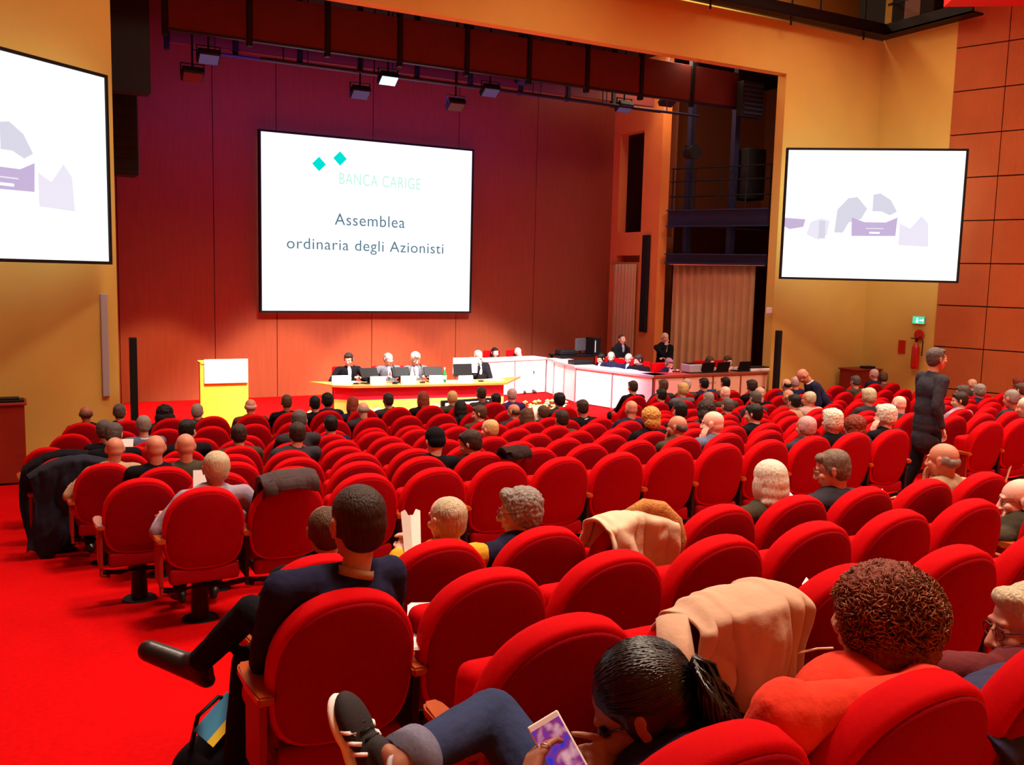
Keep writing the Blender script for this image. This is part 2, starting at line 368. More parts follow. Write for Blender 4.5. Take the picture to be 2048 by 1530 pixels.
# ---------------------------------------------------------------- screens
M_scr = emat('lit projection white', (248, 252, 255), 1.35)
def panel(name, w, h, loc, rz, label, th=.10):
    o = empty(name, loc, rz, label, 'screen')
    bm = B()
    for (x0, x1, z0, z1) in ((-w/2-.045, w/2+.045, h/2, h/2+.045), (-w/2-.045, w/2+.045, -h/2-.045, -h/2), (-w/2-.045, -w/2, -h/2, h/2), (w/2, w/2+.045, -h/2, h/2)): bx2(bm, (x0, -.03, z0), (x1, th, z1), .006)
    obj('frame', bm, M_black, o)
    bm = B(); bx2(bm, (-w/2, 0, -h/2), (w/2, th-.01, h/2)); obj('screen_surface', bm, M_scr, o)
    return o
s = panel('projection_screen', 4.88, 3.72, (7.13, 19.85, 4.04), 0, 'large main projection screen with bank title on the stage back wall')
M_teal = emat('turquoise projection', (0, 226, 214), 1.0); M_txt = emat('grey blue projected text', (96, 130, 150), .9); M_txt2 = emat('pale green projected text', (188, 232, 214), 1.15)
def onscr(px, py): p = PD(px, py, 19.85); return p.x-7.13, p.z-4.04
for (x, y) in ((638, 328), (680, 317)):
    cx, cz = onscr(x, y); bm = B(); box(bm, (0, 0, 0), (.215, .006, .215), 0, Matrix.Rotation(pi/4, 3, 'Y')); o = obj('logo_diamond', bm, M_teal, s); o.location = (cx, -.004, cz)
def txt(t, px, py, wpx, m, h):
    me = text_mesh(t, h, sp=1.08); xs = [v.co.x for v in me.vertices]; w = max(xs)-min(xs); cx, cz = onscr(px, py)
    a, _ = onscr(px-wpx/2, py); b, _ = onscr(px+wpx/2, py); k = (b-a)/w
    for v in me.vertices: v.co.x *= k
    o = link('projected_text', me, m, s); o.location = (cx, -.003, cz); return o
txt('BANCA CARIGE', 761, 364, 162, M_txt2, .36)
txt('Assemblea', 741, 443, 140, M_txt, .36); txt('ordinaria degli Azionisti', 737, 493, 312, M_txt, .34)
# side screens: same camera picture, pale and washed out
M_sc = emat('washed out screen picture', (244, 240, 236), 1.2)
P1 = emat('pale lilac picture tone', (198, 178, 214), 1.05); P2 = emat('pale grey picture tone', (212, 210, 224), 1.08); P3 = emat('faint picture tone', (232, 226, 240), 1.08)
def poly(name, o, pts, m, y=-.004):
    bm = B(); f = bm.faces.new([bm.verts.new((p[0], y, p[1])) for p in pts]); r = bmesh.ops.extrude_face_region(bm, geom=[f])
    bmesh.ops.translate(bm, vec=(0, .003, 0), verts=[v for v in r['geom'] if isinstance(v, bmesh.types.BMVert)]); obj(name, bm, m, o)
def camera_picture(o, w, h):
    X = lambda t: -w/2+t*w; Z = lambda t: h/2-t*h
    Q = lambda pts: [(X(a), Z(b)) for a, b in pts]
    poly('pictured_sleeve', o, Q([(.30, .46), (.36, .37), (.41, .36), (.47, .45), (.44, .53), (.37, .56), (.34, .64), (.29, .64)]), P2)
    poly('pictured_sleeve', o, Q([(.50, .47), (.50, .34), (.54, .33), (.60, .38), (.64, .47), (.60, .50), (.55, .47)]), P2)
    poly('pictured_laptop', o, Q([(.385, .52), (.46, .555), (.58, .555), (.645, .515), (.64, .66), (.39, .665)]), P1, -.006)
    poly('pictured_desk', o, Q([(.0, .53), (.12, .54), (.11, .60), (.03, .62), (.0, .60)]), P1)
    poly('pictured_desk', o, Q([(.15, .56), (.21, .53), (.26, .55), (.25, .66), (.20, .70), (.13, .66)]), P3)
    poly('pictured_desk', o, Q([(.20, .55), (.235, .55), (.24, .69), (.20, .69)]), P2, -.005)
    poly('pictured_desk', o, Q([(.66, .56), (.72, .60), (.78, .50), (.82, .56), (.83, .74), (.66, .73)]), P3)
    poly('pictured_label', o, Q([(.49, .63), (.55, .63), (.55, .645), (.49, .645)]), M_sc, -.009)
    poly('pictured_label', o, Q([(.47, .60), (.57, .60), (.57, .607), (.47, .607)]), P3, -.009)
a40 = radians(40); R = PD(213, 340, 14.9); w = 3.5
s2 = panel('side_screen', w, 2.62, (R.x-w/2*cos(a40), R.y-w/2*sin(a40), 4.42), a40, 'left side screen angled into the hall at the picture edge', .08); camera_picture(s2, w, 2.62)
a36 = radians(-36); R = PD(1570, 430, 14.6)
s3 = panel('side_screen', w, 2.62, (R.x+w/2*cos(a36), R.y+w/2*sin(a36), 4.47), a36, 'right side screen angled across the corner above the exit sign', .08); camera_picture(s3, w, 2.62)
for s_, sg in ((s2, -1), (s3, 1)):
    bm = B(); box(bm, (0, .25, 0), (.5, .34, .5)); obj('wall_bracket', bm, M_black, s_)
# ---------------------------------------------------------------- fittings on the walls
bm = B(); bx2(bm, (1.2, 15.34, 1.05), (1.3, 15.4, 2.62), .01); o = obj('line_speaker', bm, M_grey); tag(o, 'slim grey line speaker on the ochre wall under the left screen', 'loudspeaker')
for (px, py0, zb, lb) in ((265.5, 675, 0, 'slim black column speaker on the floor at the stage left edge'), (1558, 661, 0, 'slim black column speaker beside the right arch jamb')):
    p = PD(px, py0, 14.6); o = empty('column_speaker', (p.x, 14.6, 0), 0, lb, 'loudspeaker')
    bm = B(); bx2(bm, (-.05, -.06, .5), (.05, .06, p.z), .01); obj('cabinet', bm, M_black, o)
    bm = B(); cyl(bm, (0, 0, .02), (0, 0, .5), .025); obj('pole', bm, M_black, o)
    bm = B(); cyl(bm, (0, 0, 0), (0, 0, .025), .18, n=24); obj('base_plate', bm, M_black, o)
p = PD(1538, 621, 15.38); bm = B(); box(bm, p, (.12, .08, .14), .02); tag(obj('alarm_box', bm, M_white), 'small white alarm box on the right arch jamb', 'alarm')
# exit sign
o = empty('exit_sign', (UC-.05, 13.87, 2.28), 0, 'small green running man exit sign under the right screen', 'sign')
bm = B(); bx2(bm, (0, -.16, -.09), (.05, .16, .09), .008); obj('sign_box', bm, M_grey, o)
bm = B(); bx2(bm, (-.006, -.15, -.08), (0, .15, .08)); obj('lit_face', bm, emat('green exit light', (70, 200, 150), 1.4), o)
bm = B(); bx2(bm, (-.01, .01, -.01), (-.006, .05, .05)); bx2(bm, (-.01, .0, -.06), (-.006, .02, 0)); bx2(bm, (-.01, .04, -.06), (-.006, .06, 0)); bx2(bm, (-.01, -.11, -.012), (-.006, -.03, .012)); prism(bm, [(-.01, -.11), (-.006, -.11), (-.006, -.13)], -.03, .03)
obj('pictogram', bm, emat('white exit pictogram', (240, 255, 248), 1.5), o)
# extinguisher
M_ext = mat('extinguisher red', (190, 18, 14), .3, spec=.5)
o = empty('fire_extinguisher', (UC-.12, 13.83, 1.2), 0, 'red fire extinguisher hung on the wall behind the walking man', 'fire extinguisher')
bm = B(); lathe(bm, [(.0, 0), (.08, .0), (.085, .03), (.085, .45), (.06, .52), (.025, .56), (.02, .6)], n=20); obj('cylinder', bm, M_ext, o, True)
bm = B(); bx2(bm, (-.02, -.02, .6), (.02, .02, .66)); bx2(bm, (-.015, -.01, .66), (.015, .14, .68)); obj('valve', bm, M_black, o)
bm = B(); tube(bm, [(0, 0, .64), (0, -.1, .72), (0, -.17, .62), (0, -.16, .3)], .012); obj('hose', bm, M_black, o)
bm = B(); cyl(bm, (.06, 0, .75), (.09, 0, .75), .12, n=20); obj('wall_plate', bm, M_ext, o)
bm = B(); bx2(bm, (UC-.02, 14.2, 1.5), (UC, 14.38, 1.8)); tag(obj('notice_plate', bm, M_ext), 'small red fire notice plate left of the extinguisher', 'sign')
# side cabinets
def cabinet(x0, y0, w, d, h, lb, things):
    o = empty('side_cabinet', (x0, y0, 0), 0, lb, 'cabinet')
    bm = B(); bx2(bm, (0, 0, .03), (w, d, h-.03), .005); obj('body', bm, M_cab, o)
    bm = B(); bx2(bm, (-.03, -.03, h-.03), (w+.03, d+.03, h), .006); obj('top', bm, M_cab, o)
    bm = B(); bx2(bm, (.02, .02, 0), (w-.02, d-.02, .03)); obj('plinth', bm, M_black, o)
cabinet(-.85, 14.3, .97, .5, 1.14, 'red-brown wooden cabinet at the left wall', 0)
bm = B(); bx2(bm, (0, 0, 0), (.42, .25, .035), .01); bx2(bm, (.04, .03, .035), (.36, .22, .06), .01); o = obj('document_tray', bm, M_dark, loc=(-.3, 14.38, 1.14)); tag(o, 'dark flat tray lying on the left cabinet', 'tray')
cabinet(16.98, 14.75, .8, .5, 1.1, 'red-brown wooden cabinet in the right corner below the exit sign', 0)
bm = B(); bx2(bm, (0, 0, 0), (.3, .2, .05), .01); o = obj('document_tray', bm, M_black, loc=(17.4, 14.85, 1.1)); tag(o, 'small black box lying on the right corner cabinet', 'box')
# ---------------------------------------------------------------- lectern
M_lect = mat('pale yellow lectern wood', (242, 200, 70), .5, nscale=3, namt=.06, stretch=(5, 5, .6))
M_tblw = mat('light ash table panel', (240, 200, 96), .5, nscale=3, namt=.05, stretch=(5, 5, .6))
M_tbltop = mat('orange wood table top', (226, 128, 62), .35, nscale=4, namt=.08, stretch=(.5, 4, 4))
M_red = mat('red fabric band', (210, 14, 44), .8)
p0 = PZ(445, 852, STZ)
lc = empty('lectern', (p0.x, 16.3, STZ), radians(-3), 'tall yellow wood lectern with a blank white board on its front', 'lectern')
LW = .40
bm = B(); prism(bm, [(-LW, 0), (LW, 0), (LW-.04, .5), (-LW+.04, .5)], 0, 1.12); obj('body', bm, M_lect, lc)
bm = B(); box(bm, (0, .22, 1.13), (.78, .46, .03), .008, None); obj('top_shelf', bm, M_lect, lc)
bm = B(); box(bm, (.03, -.02, .99), (.73, .02, .42), .009); 
obj('white_board', bm, M_white, lc)
tube_pts = [(.1, .15, 1.18), (.12, .12, 1.35), (.08, .02, 1.45)]
# ---------------------------------------------------------------- speakers' table
TZ = STZ+.75
t = empty('conference_table', (6.7, 15.9, STZ), 0, 'long wooden speakers table with a red band in front', 'table')
def TT(pts): return [(x-6.7, y-15.9) for x, y in pts]
bm = B(); prism(bm, TT([(4.72, 16.42), (4.95, 15.78), (5.25, 15.50), (8.12, 15.17), (8.95, 16.12), (8.0, 15.86), (5.4, 16.12)]), .715, .75); obj('tabletop', bm, M_tbltop, t)
FR = [(5.0, 15.82), (5.27, 15.56), (8.1, 15.24), (8.13, 15.29), (5.30, 15.61), (5.04, 15.87)]
bm = B(); prism(bm, TT(FR), .49, .714); obj('red_band', bm, M_red, t)
bm = B(); prism(bm, TT(FR), 0, .489); obj('front_panel', bm, M_tblw, t)
bm = B(); prism(bm, TT([(5.02, 15.87), (5.06, 15.87), (5.16, 16.1), (5.12, 16.1)]), 0, .714); obj('end_panel', bm, M_tblw, t)
bm = B(); prism(bm, TT([(8.08, 15.3), (8.12, 15.3), (8.2, 15.8), (8.16, 15.8)]), 0, .714); obj('end_panel', bm, M_tblw, t)
bm = B(); lathe(bm, [(0, .1)]+[(0.001, .1), (.12, .1), (.12, .49), (.001, .49)]); bm.free()
# things on the table
def on_table(px, dd): v = ray(px, 760); return v.x*(dd/v.y)
def plate(px, d, w, h, lb, name='name_card', cat='name card', g='white name cards on the speakers table'):
    o = empty(name, (on_table(px, d), d, TZ), radians(-7), lb, cat, g)
    bm = B(); prism(bm, [(-w/2, 0), (w/2, 0), (w/2, .10), (-w/2, .10)], 0, .001)
    a = [bm.verts.new(c) for c in ((-w/2, 0, 0), (w/2, 0, 0), (w/2, .05, h), (-w/2, .05, h), (-w/2, .1, 0), (w/2, .1, 0))]
    for f in ((0, 1, 2, 3), (3, 2, 5, 4), (0, 3, 4), (1, 5, 2)): bm.faces.new([a[i] for i in f])
    obj('folded_card', bm, M_paper, o)
    bm = B(); 
    for k, ww in enumerate((.6, .45)):
        z = h*(.68-.3*k); y = .05*z/h-.003
        bx2(bm, (-w*ww/2, y-.002, z-.006), (w*ww/2, y, z+.006))
    obj('faint_print', bm, mat('faint grey print', (214, 214, 214), .9), o)
    return o
for (px, d, w, h, lb) in ((684, 15.86, .34, .15, 'broad white name card at the left end of the table'), (757, 15.62, .28, .14, 'white name card before the man in the red tie'),
        (818, 15.55, .28, .14, 'white name card before the white-haired speaker'), (876, 15.48, .30, .14, 'white name card left of the green bottle'),
        (933, 15.40, .28, .13, 'white name card before the seated man at the right')): plate(px, d, w, h, lb)
def monitor(name, px, d, w, h, rz, tilt, lb, grp, m1=M_black, z=TZ, x=None):
    o = empty(name, (on_table(px, d) if x is None else x, d, z), rz, lb, 'monitor', grp)
    Rt = Matrix.Rotation(tilt, 3, 'X')
    bm = B(); box(bm, (0, 0, h/2), (w, .035, h), .01, Rt); bmesh.ops.translate(bm, vec=(0, 0, .09), verts=bm.verts); obj('screen_back', bm, m1, o)
    bm = B(); bx2(bm, (-.02, -.01, .01), (.02, .03, .15)); obj('stand', bm, M_black, o)
    bm = B(); bx2(bm, (-.11, -.08, 0), (.11, .1, .012), .005); obj('base', bm, M_black, o)
    return o
for (px, d, rz, lb) in ((738, 15.8, .2, 'black monitor beside the speaker in the open white shirt'), (801, 15.78, .1, 'black monitor between the grey suit and the white-haired speaker'), (866, 15.72, -.1, 'black monitor right of the white-haired speaker')):
    monitor('monitor', px, d, .36, .2, rz, radians(-32), lb, 'monitors on the speakers table')
o = monitor('monitor', 925, 15.65, .38, .24, .0, radians(-8), 'black monitor before a white panel left of the last speaker', 'monitors on the speakers table')
bm = B(); box(bm, (0, 0, 0), (.52, .02, .30), .004); o = obj('display_board', bm, M_white, loc=(on_table(930, 16.0), 16.0, TZ+.26)); tag(o, 'pale display board standing behind the last monitor', 'board')
bm = B(); bx2(bm, (-.02, 0, -.25), (.02, .03, -.14)); bx2(bm, (-.1, -.05, -.26), (.1, .08, -.248)); obj('stand', bm, M_grey, o)
M_glassg = mat('green bottle glass', (30, 120, 50), .15, spec=.6)
def bottle(px, d, m, lb):
    o = empty('water_bottle', (on_table(px, d), d, TZ), 0, lb, 'bottle')
    bm = B(); lathe(bm, [(.001, 0), (.036, 0), (.038, .02), (.038, .15), (.028, .19), (.014, .22), (.014, .26)], n=16); obj('glass_body', bm, m, o, True)
    bm = B(); cyl(bm, (0, 0, .26), (0, 0, .285), .016, n=12); obj('cap', bm, M_white, o)
    bm = B(); cyl(bm, (0, 0, .07), (0, 0, .14), .0392, n=16); obj('paper_label', bm, M_paper, o)
bottle(889, 15.5, M_glassg, 'green water bottle right of the fourth name card')
bottle(824, 15.7, M_white, 'pale water bottle before the white-haired speaker')
def mic(px, d, lb, z=TZ):
    o = empty('table_microphone', (on_table(px, d), d, z), 0, lb, 'microphone', 'gooseneck microphones')
    bm = B(); cyl(bm, (0, 0, 0), (0, 0, .02), .05, n=16); obj('base', bm, M_black, o)
    bm = B(); tube(bm, [(0, 0, .02), (0, 0, .15), (0, .03, .25), (0, .08, .31)], .005); obj('gooseneck', bm, M_black, o)
    bm = B(); cyl(bm, (0, .07, .30), (0, .12, .33), .012, n=10); obj('capsule', bm, M_black, o)
mic(712, 15.8, 'thin microphone near the table left end'); mic(790, 15.62, 'thin microphone before the man in the red tie'); mic(845, 15.6, 'thin microphone right of the white-haired speaker'); mic(962, 15.5, 'thin microphone before the last speaker')
for (px, d, lb) in ((700, 16.0, 'white papers under the first speaker'), (990, 15.65, 'white papers spread at the table right end'), (905, 15.55, 'white sheets beside the green bottle')):
    o = None; bm = B()
    for k in range(3): box(bm, (k*.03-.03, k*.02, .002+k*.003), (.30, .21, .003), 0, Matrix.Rotation(k*.25-.2, 3, 'Z'))
    o = obj('paper_sheets', bm, M_paper, loc=(on_table(px, d), d, TZ+.001)); tag(o, lb, 'papers', 'papers on the speakers table')
# ---------------------------------------------------------------- white counters at stage right
M_post = mat('grey aluminium post', (150, 140, 146), .4, metal=.5)
def counter(p, q, n, h, lbs, m, name='white_counter', topm=M_grey, pm=M_post, first=True):
    p = V(p); q = V(q); d = (q-p)/n; L = d.length; rz = math.atan2(d.y, d.x)
    for i in range(n):
        c = p+d*i
        o = empty(name, (c.x, c.y, STZ), rz, lbs[i], 'counter', 'modular counters at stage right')
        bm = B(); bx2(bm, (.02, 0, .02), (L-.02, .03, h-.05)); obj('front_panel', bm, m, o)
        bm = B(); bx2(bm, (0, -.02, h-.05), (L, .5, h), .004); obj('top', bm, topm, o)
        bm = B(); bx2(bm, (-.014, -.012, 0), (.014, .02, h-.05)); obj('post', bm, pm, o)
        bm = B(); bx2(bm, (.02, .45, .02), (L-.02, .48, h-.05)); obj('rear_panel', bm, m, o)
M_cnt = mat('glossy white counter panel', (250, 247, 250), .5)
counter((9.3, 18.55, 0), (11.15, 18.85, 0), 2, .84, ['white counter behind the speakers table right end', 'white counter with a young woman sitting behind it'], M_cnt)
counter((11.15, 18.82, 0), (11.05, 18.3, 0), 1, .83, ['narrow white corner counter between the back counters'], M_cnt)
counter((11.02, 18.27, 0), (10.86, 17.1, 0), 2, .82, ['white side counter nearest the corner piece', 'white side counter facing the speakers table'], M_cnt)
counter((10.86, 17.08, 0), (11.36, 14.98, 0), 2, .81, ['white counter turned towards the audience', 'pink-lit white counter at the desk corner'], M_cnt)
M_cnt2 = mat('beige counter panel', (238, 186, 160), .6); M_cnt3 = mat('brown counter edge', (150, 70, 50), .5)
counter((11.40, 14.96, 0), (14.42, 14.93, 0), 4, .81, ['beige panelled counter left end behind grey-haired heads', 'beige counter with a blue band, second from the corner', 'plain beige counter, third from the corner', 'beige counter with blue sign nearest the black column'], M_cnt2, 'beige_counter', M_cnt3, M_cnt3)
for x0 in (12.55, 13.9):
    bm = B(); bx2(bm, (x0, 14.93, STZ+.33), (x0+.45, 14.95, STZ+.48)); o = obj('blue_sign', bm, mat('blue sign print', (40, 84, 140), .6)); tag(o, 'blue printed strip on the beige counter, %s one' % ('left' if x0 < 13 else 'right'), 'sign')
    me = text_mesh('o etheraction' if x0 > 13 else 'etheraction', .085, .001); t_ = link('printed_word', me, mat('grey sign lettering', (120, 110, 120), .8), o); t_.location = (x0+.25, 14.945, STZ+.62)
CT = STZ+.811
# equipment on the counters
def laptop(x, y, z, rz, lb, m=M_black, grp='laptops on the counters'):
    o = empty('laptop', (x, y, z), rz, lb, 'laptop', grp)
    bm = B(); bx2(bm, (-.17, -.12, 0), (.17, .12, .02), .004); obj('keyboard_base', bm, m, o)
    bm = B(); box(bm, (0, 0, .11), (.34, .012, .22), .004, Matrix.Rotation(radians(18), 3, 'X')); bmesh.ops.translate(bm, vec=(0, -.13, .01), verts=bm.verts); obj('lid', bm, m, o)
o = empty('equipment_table', (12.15, 18.8, STZ), 0, 'dark equipment table behind the side counter carrying monitor and tower', 'table')
bm = B(); bx2(bm, (-.8, -.3, .86), (.6, .3, .9), .005); obj('tabletop', bm, M_dark, o)
for x in (-.74, .54):
    for y in (-.25, .25): bm = B(); bx2(bm, (x-.025, y-.025, 0), (x+.025, y+.025, .86)); obj('leg', bm, M_dark, o)
def cx(px, d): v = ray(px, 730); return v.x*(d/v.y)
o = monitor('monitor', 0, 18.75, .42, .3, .4, 0, 'grey monitor back on the equipment table left of the black tower', 'monitors on the counters', mat('dark grey plastic', (92, 90, 98), .5), STZ+.90, 12.03)
bm = B(); box(bm, (0, 0, .2), (.2, .4, .4), .01); o = obj('computer_tower', bm, M_black, loc=(12.42, 18.8, STZ+.90)); tag(o, 'black computer tower standing on the dark equipment table', 'computer')
bm = B(); bx2(bm, (-.075, -.205, .06), (-.05, -.2, .34)); obj('front_strip', bm, M_white, o)
bm = B(); box(bm, (0, 0, 0), (.45, .3, .12), .03); o = obj('black_bag', bm, M_black, loc=(11.62, 18.75, STZ+.96)); tag(o, 'black bag lying on the equipment table left of the grey monitor', 'bag')
bm = B(); box(bm, (0, 0, .05), (.5, .3, .1), .02); o = obj('printer', bm, M_dark, loc=(11.15, 17.35, CT)); tag(o, 'flat dark printer on the side counter', 'printer')
bm = B(); box(bm, (0, 0, .1), (.34, .3, .17), .02); o = obj('printer', bm, M_grey, loc=(cx(1385, 15.2), 15.22, CT)); tag(o, 'light grey printer on the beige counter', 'printer')
bm = B(); bx2(bm, (-.14, -.1, .185), (.14, .12, .2)); obj('lid', bm, M_dark, o)
for (px, lb) in ((1407, 'black laptop beside the grey printer'), (1437, 'small black laptop between the two clerks'), (1480, 'black laptop right of the clerk in the patterned shirt')):
    laptop(cx(px, 15.2), 15.18, CT, 0, lb)
bm = B(); box(bm, (0, 0, .03), (.55, .3, .06), .01); o = obj('mixing_console', bm, M_white, loc=(cx(1512, 15.2), 15.2, CT)); tag(o, 'audio mixing console with pale base at the counter end', 'mixer')
bm = B(); box(bm, (0, 0, .075), (.53, .28, .03), .01); obj('control_surface', bm, M_black, o)
for k, px in enumerate((1216, 1240)):
    bm = B(); box(bm, (0, 0, .01), (.22, .3, .02)); o = obj('blue_folder', bm, mat('pale blue folder', (150, 190, 235), .7), loc=(11.35+.12*k, 16.3-.4*k, CT)); tag(o, ['pale blue folder before the grey-haired clerk', 'pale blue folder before the man in the blue tie'][k], 'folder')
# ---------------------------------------------------------------- flower arrangements along the stage front
M_fy = mat('cream yellow petals', (238, 224, 130), .8); M_fw = mat('white petals', (246, 244, 220), .8); M_leaf = mat('dark green leaves', (60, 96, 40), .7)
def flowers(u, d, z, w, m, lb, n=26):
    o = empty('flower_arrangement', (u, d, z), 0, lb, 'flowers', 'flower arrangements before the stage'); rnd = random.Random(int(u*100))
    bm = B(); bx2(bm, (-w/2, -.1, 0), (w/2, .1, .16), .02); obj('planter', bm, mat('wicker planter', (120, 84, 40), .8), o)
    bm = B(); bl = B()
    for i in range(n):
        c = V((rnd.uniform(-w/2, w/2), rnd.uniform(-.12, .12), rnd.uniform(.24, .40)))
        for k in range(7):
            a = k*2*pi/7; sph(bm, c+V((cos(a)*.028, sin(a)*.028, 0)), (.026, .026, .016), None, 1)
        sph(bm, c+V((0, 0, .014)), .022, None, 1)
        a = rnd.uniform(0, 6.28); e = c+V((cos(a)*.09, sin(a)*.09, -.08)); s = V((-sin(a), cos(a), 0))*.02
        vs = [bl.verts.new(x) for x in (c-V((0, 0, .03)), (c+e)/2+s, e, (c+e)/2-s)]; bl.faces.new(vs)
        cyl(bl, (c.x*.6, c.y*.6, .14), c, .004, n=5)
    obj('blossoms', bm, m, o, True); obj('leaves', bl, M_leaf, o)
for (px, w, m, lb) in ((600, .7, M_fy, 'yellow flower arrangement left of the table foot'), (755, .6, M_fw, 'white flower arrangement before the table left half'), (882, .6, M_fw, 'white flower arrangement beside the blond bald head'),
        (1000, .6, M_fw, 'white flowers right of the dark-haired head at the table end'), (1082, .8, M_fy, 'large yellow rose arrangement at the table right corner'), (1112, .35, M_fw, 'small white bouquet next to the side counter')):
    v = ray(px, 800); flowers(v.x*15.08/v.y, 15.05, STZ, w, m, lb)
# a dark flat monitor stand at the stage edge facing the table
v = ray(930, 790); 
o = empty('confidence_monitor', (v.x*14.6/v.y, 14.55, 0), .1, 'low monitor with white screen edge before the speakers table', 'monitor')
bm = B(); box(bm, (0, 0, .62), (1.0, .08, .5), .01); obj('casing', bm, M_dark, o)
bm = B(); box(bm, (0, -.045, .8), (.9, .01, .06)); obj('pale_strip', bm, M_white, o)
bm = B(); bx2(bm, (-.2, -.15, 0), (.2, .15, .38), .01); obj('stand', bm, M_dark, o)
# ---------------------------------------------------------------- auditorium chair
CH = .97
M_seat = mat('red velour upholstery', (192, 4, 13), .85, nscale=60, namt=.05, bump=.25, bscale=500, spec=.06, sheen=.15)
M_seatback = mat('red back shell fabric with painted shade', (140, 3, 15), .85, nscale=80, namt=.06, bump=.2, bscale=500, spec=.06)  # seat red made darker: shade on the rear faces put into the colour
M_arm = mat('varnished cherry wood', (168, 74, 28), .28, nscale=5, namt=.12, stretch=(3, .6, 3), spec=.5)
M_leg = mat('black powder coated metal', (20, 16, 18), .5)
M_apanel = mat('red lacquered side panel', (140, 30, 22), .5)
REC = Matrix.Rotation(radians(11), 3, 'X')   # leans the top towards -Y
def outline(t, s=1.0):
    c, n = cos(t), sin(t)
    if n >= 0: x = .265*math.copysign(abs(c)**(2/2.15), c); z = .30+.30*abs(n)**(2/2.1)
    else: x = .265*math.copysign(abs(c)**(2/4.2), c); z = .30-.28*abs(n)**(2/3.4)
    return V((x*s, 0, .31+(z-.31)*s))
def shell(layers, N=44, wrap=.55, x0=1.0):
    bm = B(); rings = []
    for (y, s) in layers:
        ring = []
        for k in range(N):
            p = outline(2*pi*k/N, s); p.y = y+wrap*p.x*p.x; ring.append(bm.verts.new(REC @ (p-V((0, 0, .60)))+V((0, 0, CH-.01))))
        rings.append(ring)
    for a, b in zip(rings, rings[1:]):
        for k in range(N): bm.faces.new((a[k], a[(k+1) % N], b[(k+1) % N], b[k]))
    bm.faces.new(rings[0]); bm.faces.new(rings[-1][::-1]); return bm
ME = {}
ME['backrest'] = tomesh(shell([(.012, .3), (.010, .7), (.008, .93), (.010, .975), (.022, 1.0), (.075, 1.0), (.10, .965), (.115, .90), (.12, .7), (.12, .3)]), 'backrest', True)
ME['back_panel'] = tomesh(shell([(-.008, .25), (-.006, .6), (-.003, .90), (.002, .925), (.012, .93)]), 'back_panel', True)
bm = B()
for k in range(2): pass
box(bm, (0, .15, .355), (.46, .07, .11), .025, None, 3); ME['lower_panel'] = tomesh(bm, 'lower_panel', True)
bm = B(); box(bm, (0, 0, 0), (.49, .46, .10), .045, None, 4)
ME['seat_down'] = tomesh(bm, 'seat', True); ME['seat_down'].transform(Matrix.Translation((0, .44, .41)))
bm = B(); box(bm, (0, 0, 0), (.49, .11, .44), .05, None, 4)
ME['seat_up'] = tomesh(bm, 'seat', True); ME['seat_up'].transform(Matrix.Translation((0, .31, .57)) @ Matrix.Rotation(radians(8), 4, 'X'))
def armmesh(x):
    bm = B()
    pts = [(-.028, 0), (.028, 0), (.036, .16), (.034, .30), (.02, .335), (-.02, .335), (-.034, .30), (-.036, .16)]
    prism(bm, [(x+a, .08+b) for a, b in pts], .60, .635)
    bmesh.ops.bevel(bm, geom=[e for e in bm.edges], offset=.008, segments=2, affect='EDGES'); return tomesh(bm, 'armrest')
def supmesh(x):
    bm = B(); bx2(bm, (x-.014, .12, .30), (x+.014, .34, .60), .006); tube(bm, [(x, .14, .32), (x, .13, .25), (x*.8, .2, .22)], .014, 6); return tomesh(bm, 'arm_support')
for s in (-1, 1): ME['arm%d' % s] = armmesh(.28*s); ME['sup%d' % s] = supmesh(.28*s)
def ped(dz):
    bm = B(); cyl(bm, (0, .34, dz), (0, .34, .26), .062, .055, 14); cyl(bm, (0, .34, dz), (0, .34, dz+.02), .13, .12, 20); return tomesh(bm, 'pedestal')
ME['ped0'] = ped(0); ME['ped1'] = ped(-.04)
bm = B(); tube(bm, [(-.28, .16, .27), (-.15, .22, .235), (0, .30, .225), (.15, .22, .235), (.28, .16, .27)], .02, 6); bx2(bm, (-.2, .24, .27), (.2, .5, .33), .01); ME['frame'] = tomesh(bm, 'seat_frame')
ORD = 'first second third fourth fifth sixth seventh eighth ninth tenth eleventh twelfth thirteenth fourteenth fifteenth sixteenth seventeenth eighteenth nineteenth twentieth'.split()
ORD += ['twenty-'+o for o in ORD[:9]]+['thirtieth']
CHAIRS = []   # dict(row, u, d, z, rz, taken)
def vis(u, d, z):
    p = V((u, d, z))-CAMP; w = p.dot(f_)
    if w < .2: return None
    return 1024+F*p.dot(r_)/w, 765-F*p.dot(u_)/w
def inview(u, d, z, m=140):
    q = vis(u, d, z)
    return q and -m < q[0] < 2048+m and -m < q[1] < 1530+m
SP = .56
SEG = {   # row depth: list of (start u, count)
 1.2: [(.62, 4)], 2.05: [(1.36-.0, 5)], 2.9: [(.99, 7), (5.2, 1)], 3.7: [(1.14, 9)],
 6.2: [(1.10, 13), (9.35, 3)], 7.07: [(.80, 15), (9.95, 4)], 7.93: [(1.08, 16), (11.30, 3)],
 8.85: [(.70, 17), (10.55, 1), (12.2, 4)], 9.75: [(.39, 18), (13.45, 3)], 10.7: [(.58, 15), (9.68, 7), (14.7, 4)],
 11.6: [(.31, 12), (9.1, 14)], 12.45: [(.60, 12), (9.10, 14)], 13.3: [(.78, 12), (9.80, 13)]}
for d, segs in SEG.items():
    for si, (u0_, n) in enumerate(segs):
        for k in range(n):
            u = u0_+k*SP; z = floor_z(d)
            CHAIRS.append(dict(row=d, u=u, d=d, z=z, rz=0, taken=False, left=(k == 0), last=(k == n-1), seg=si))
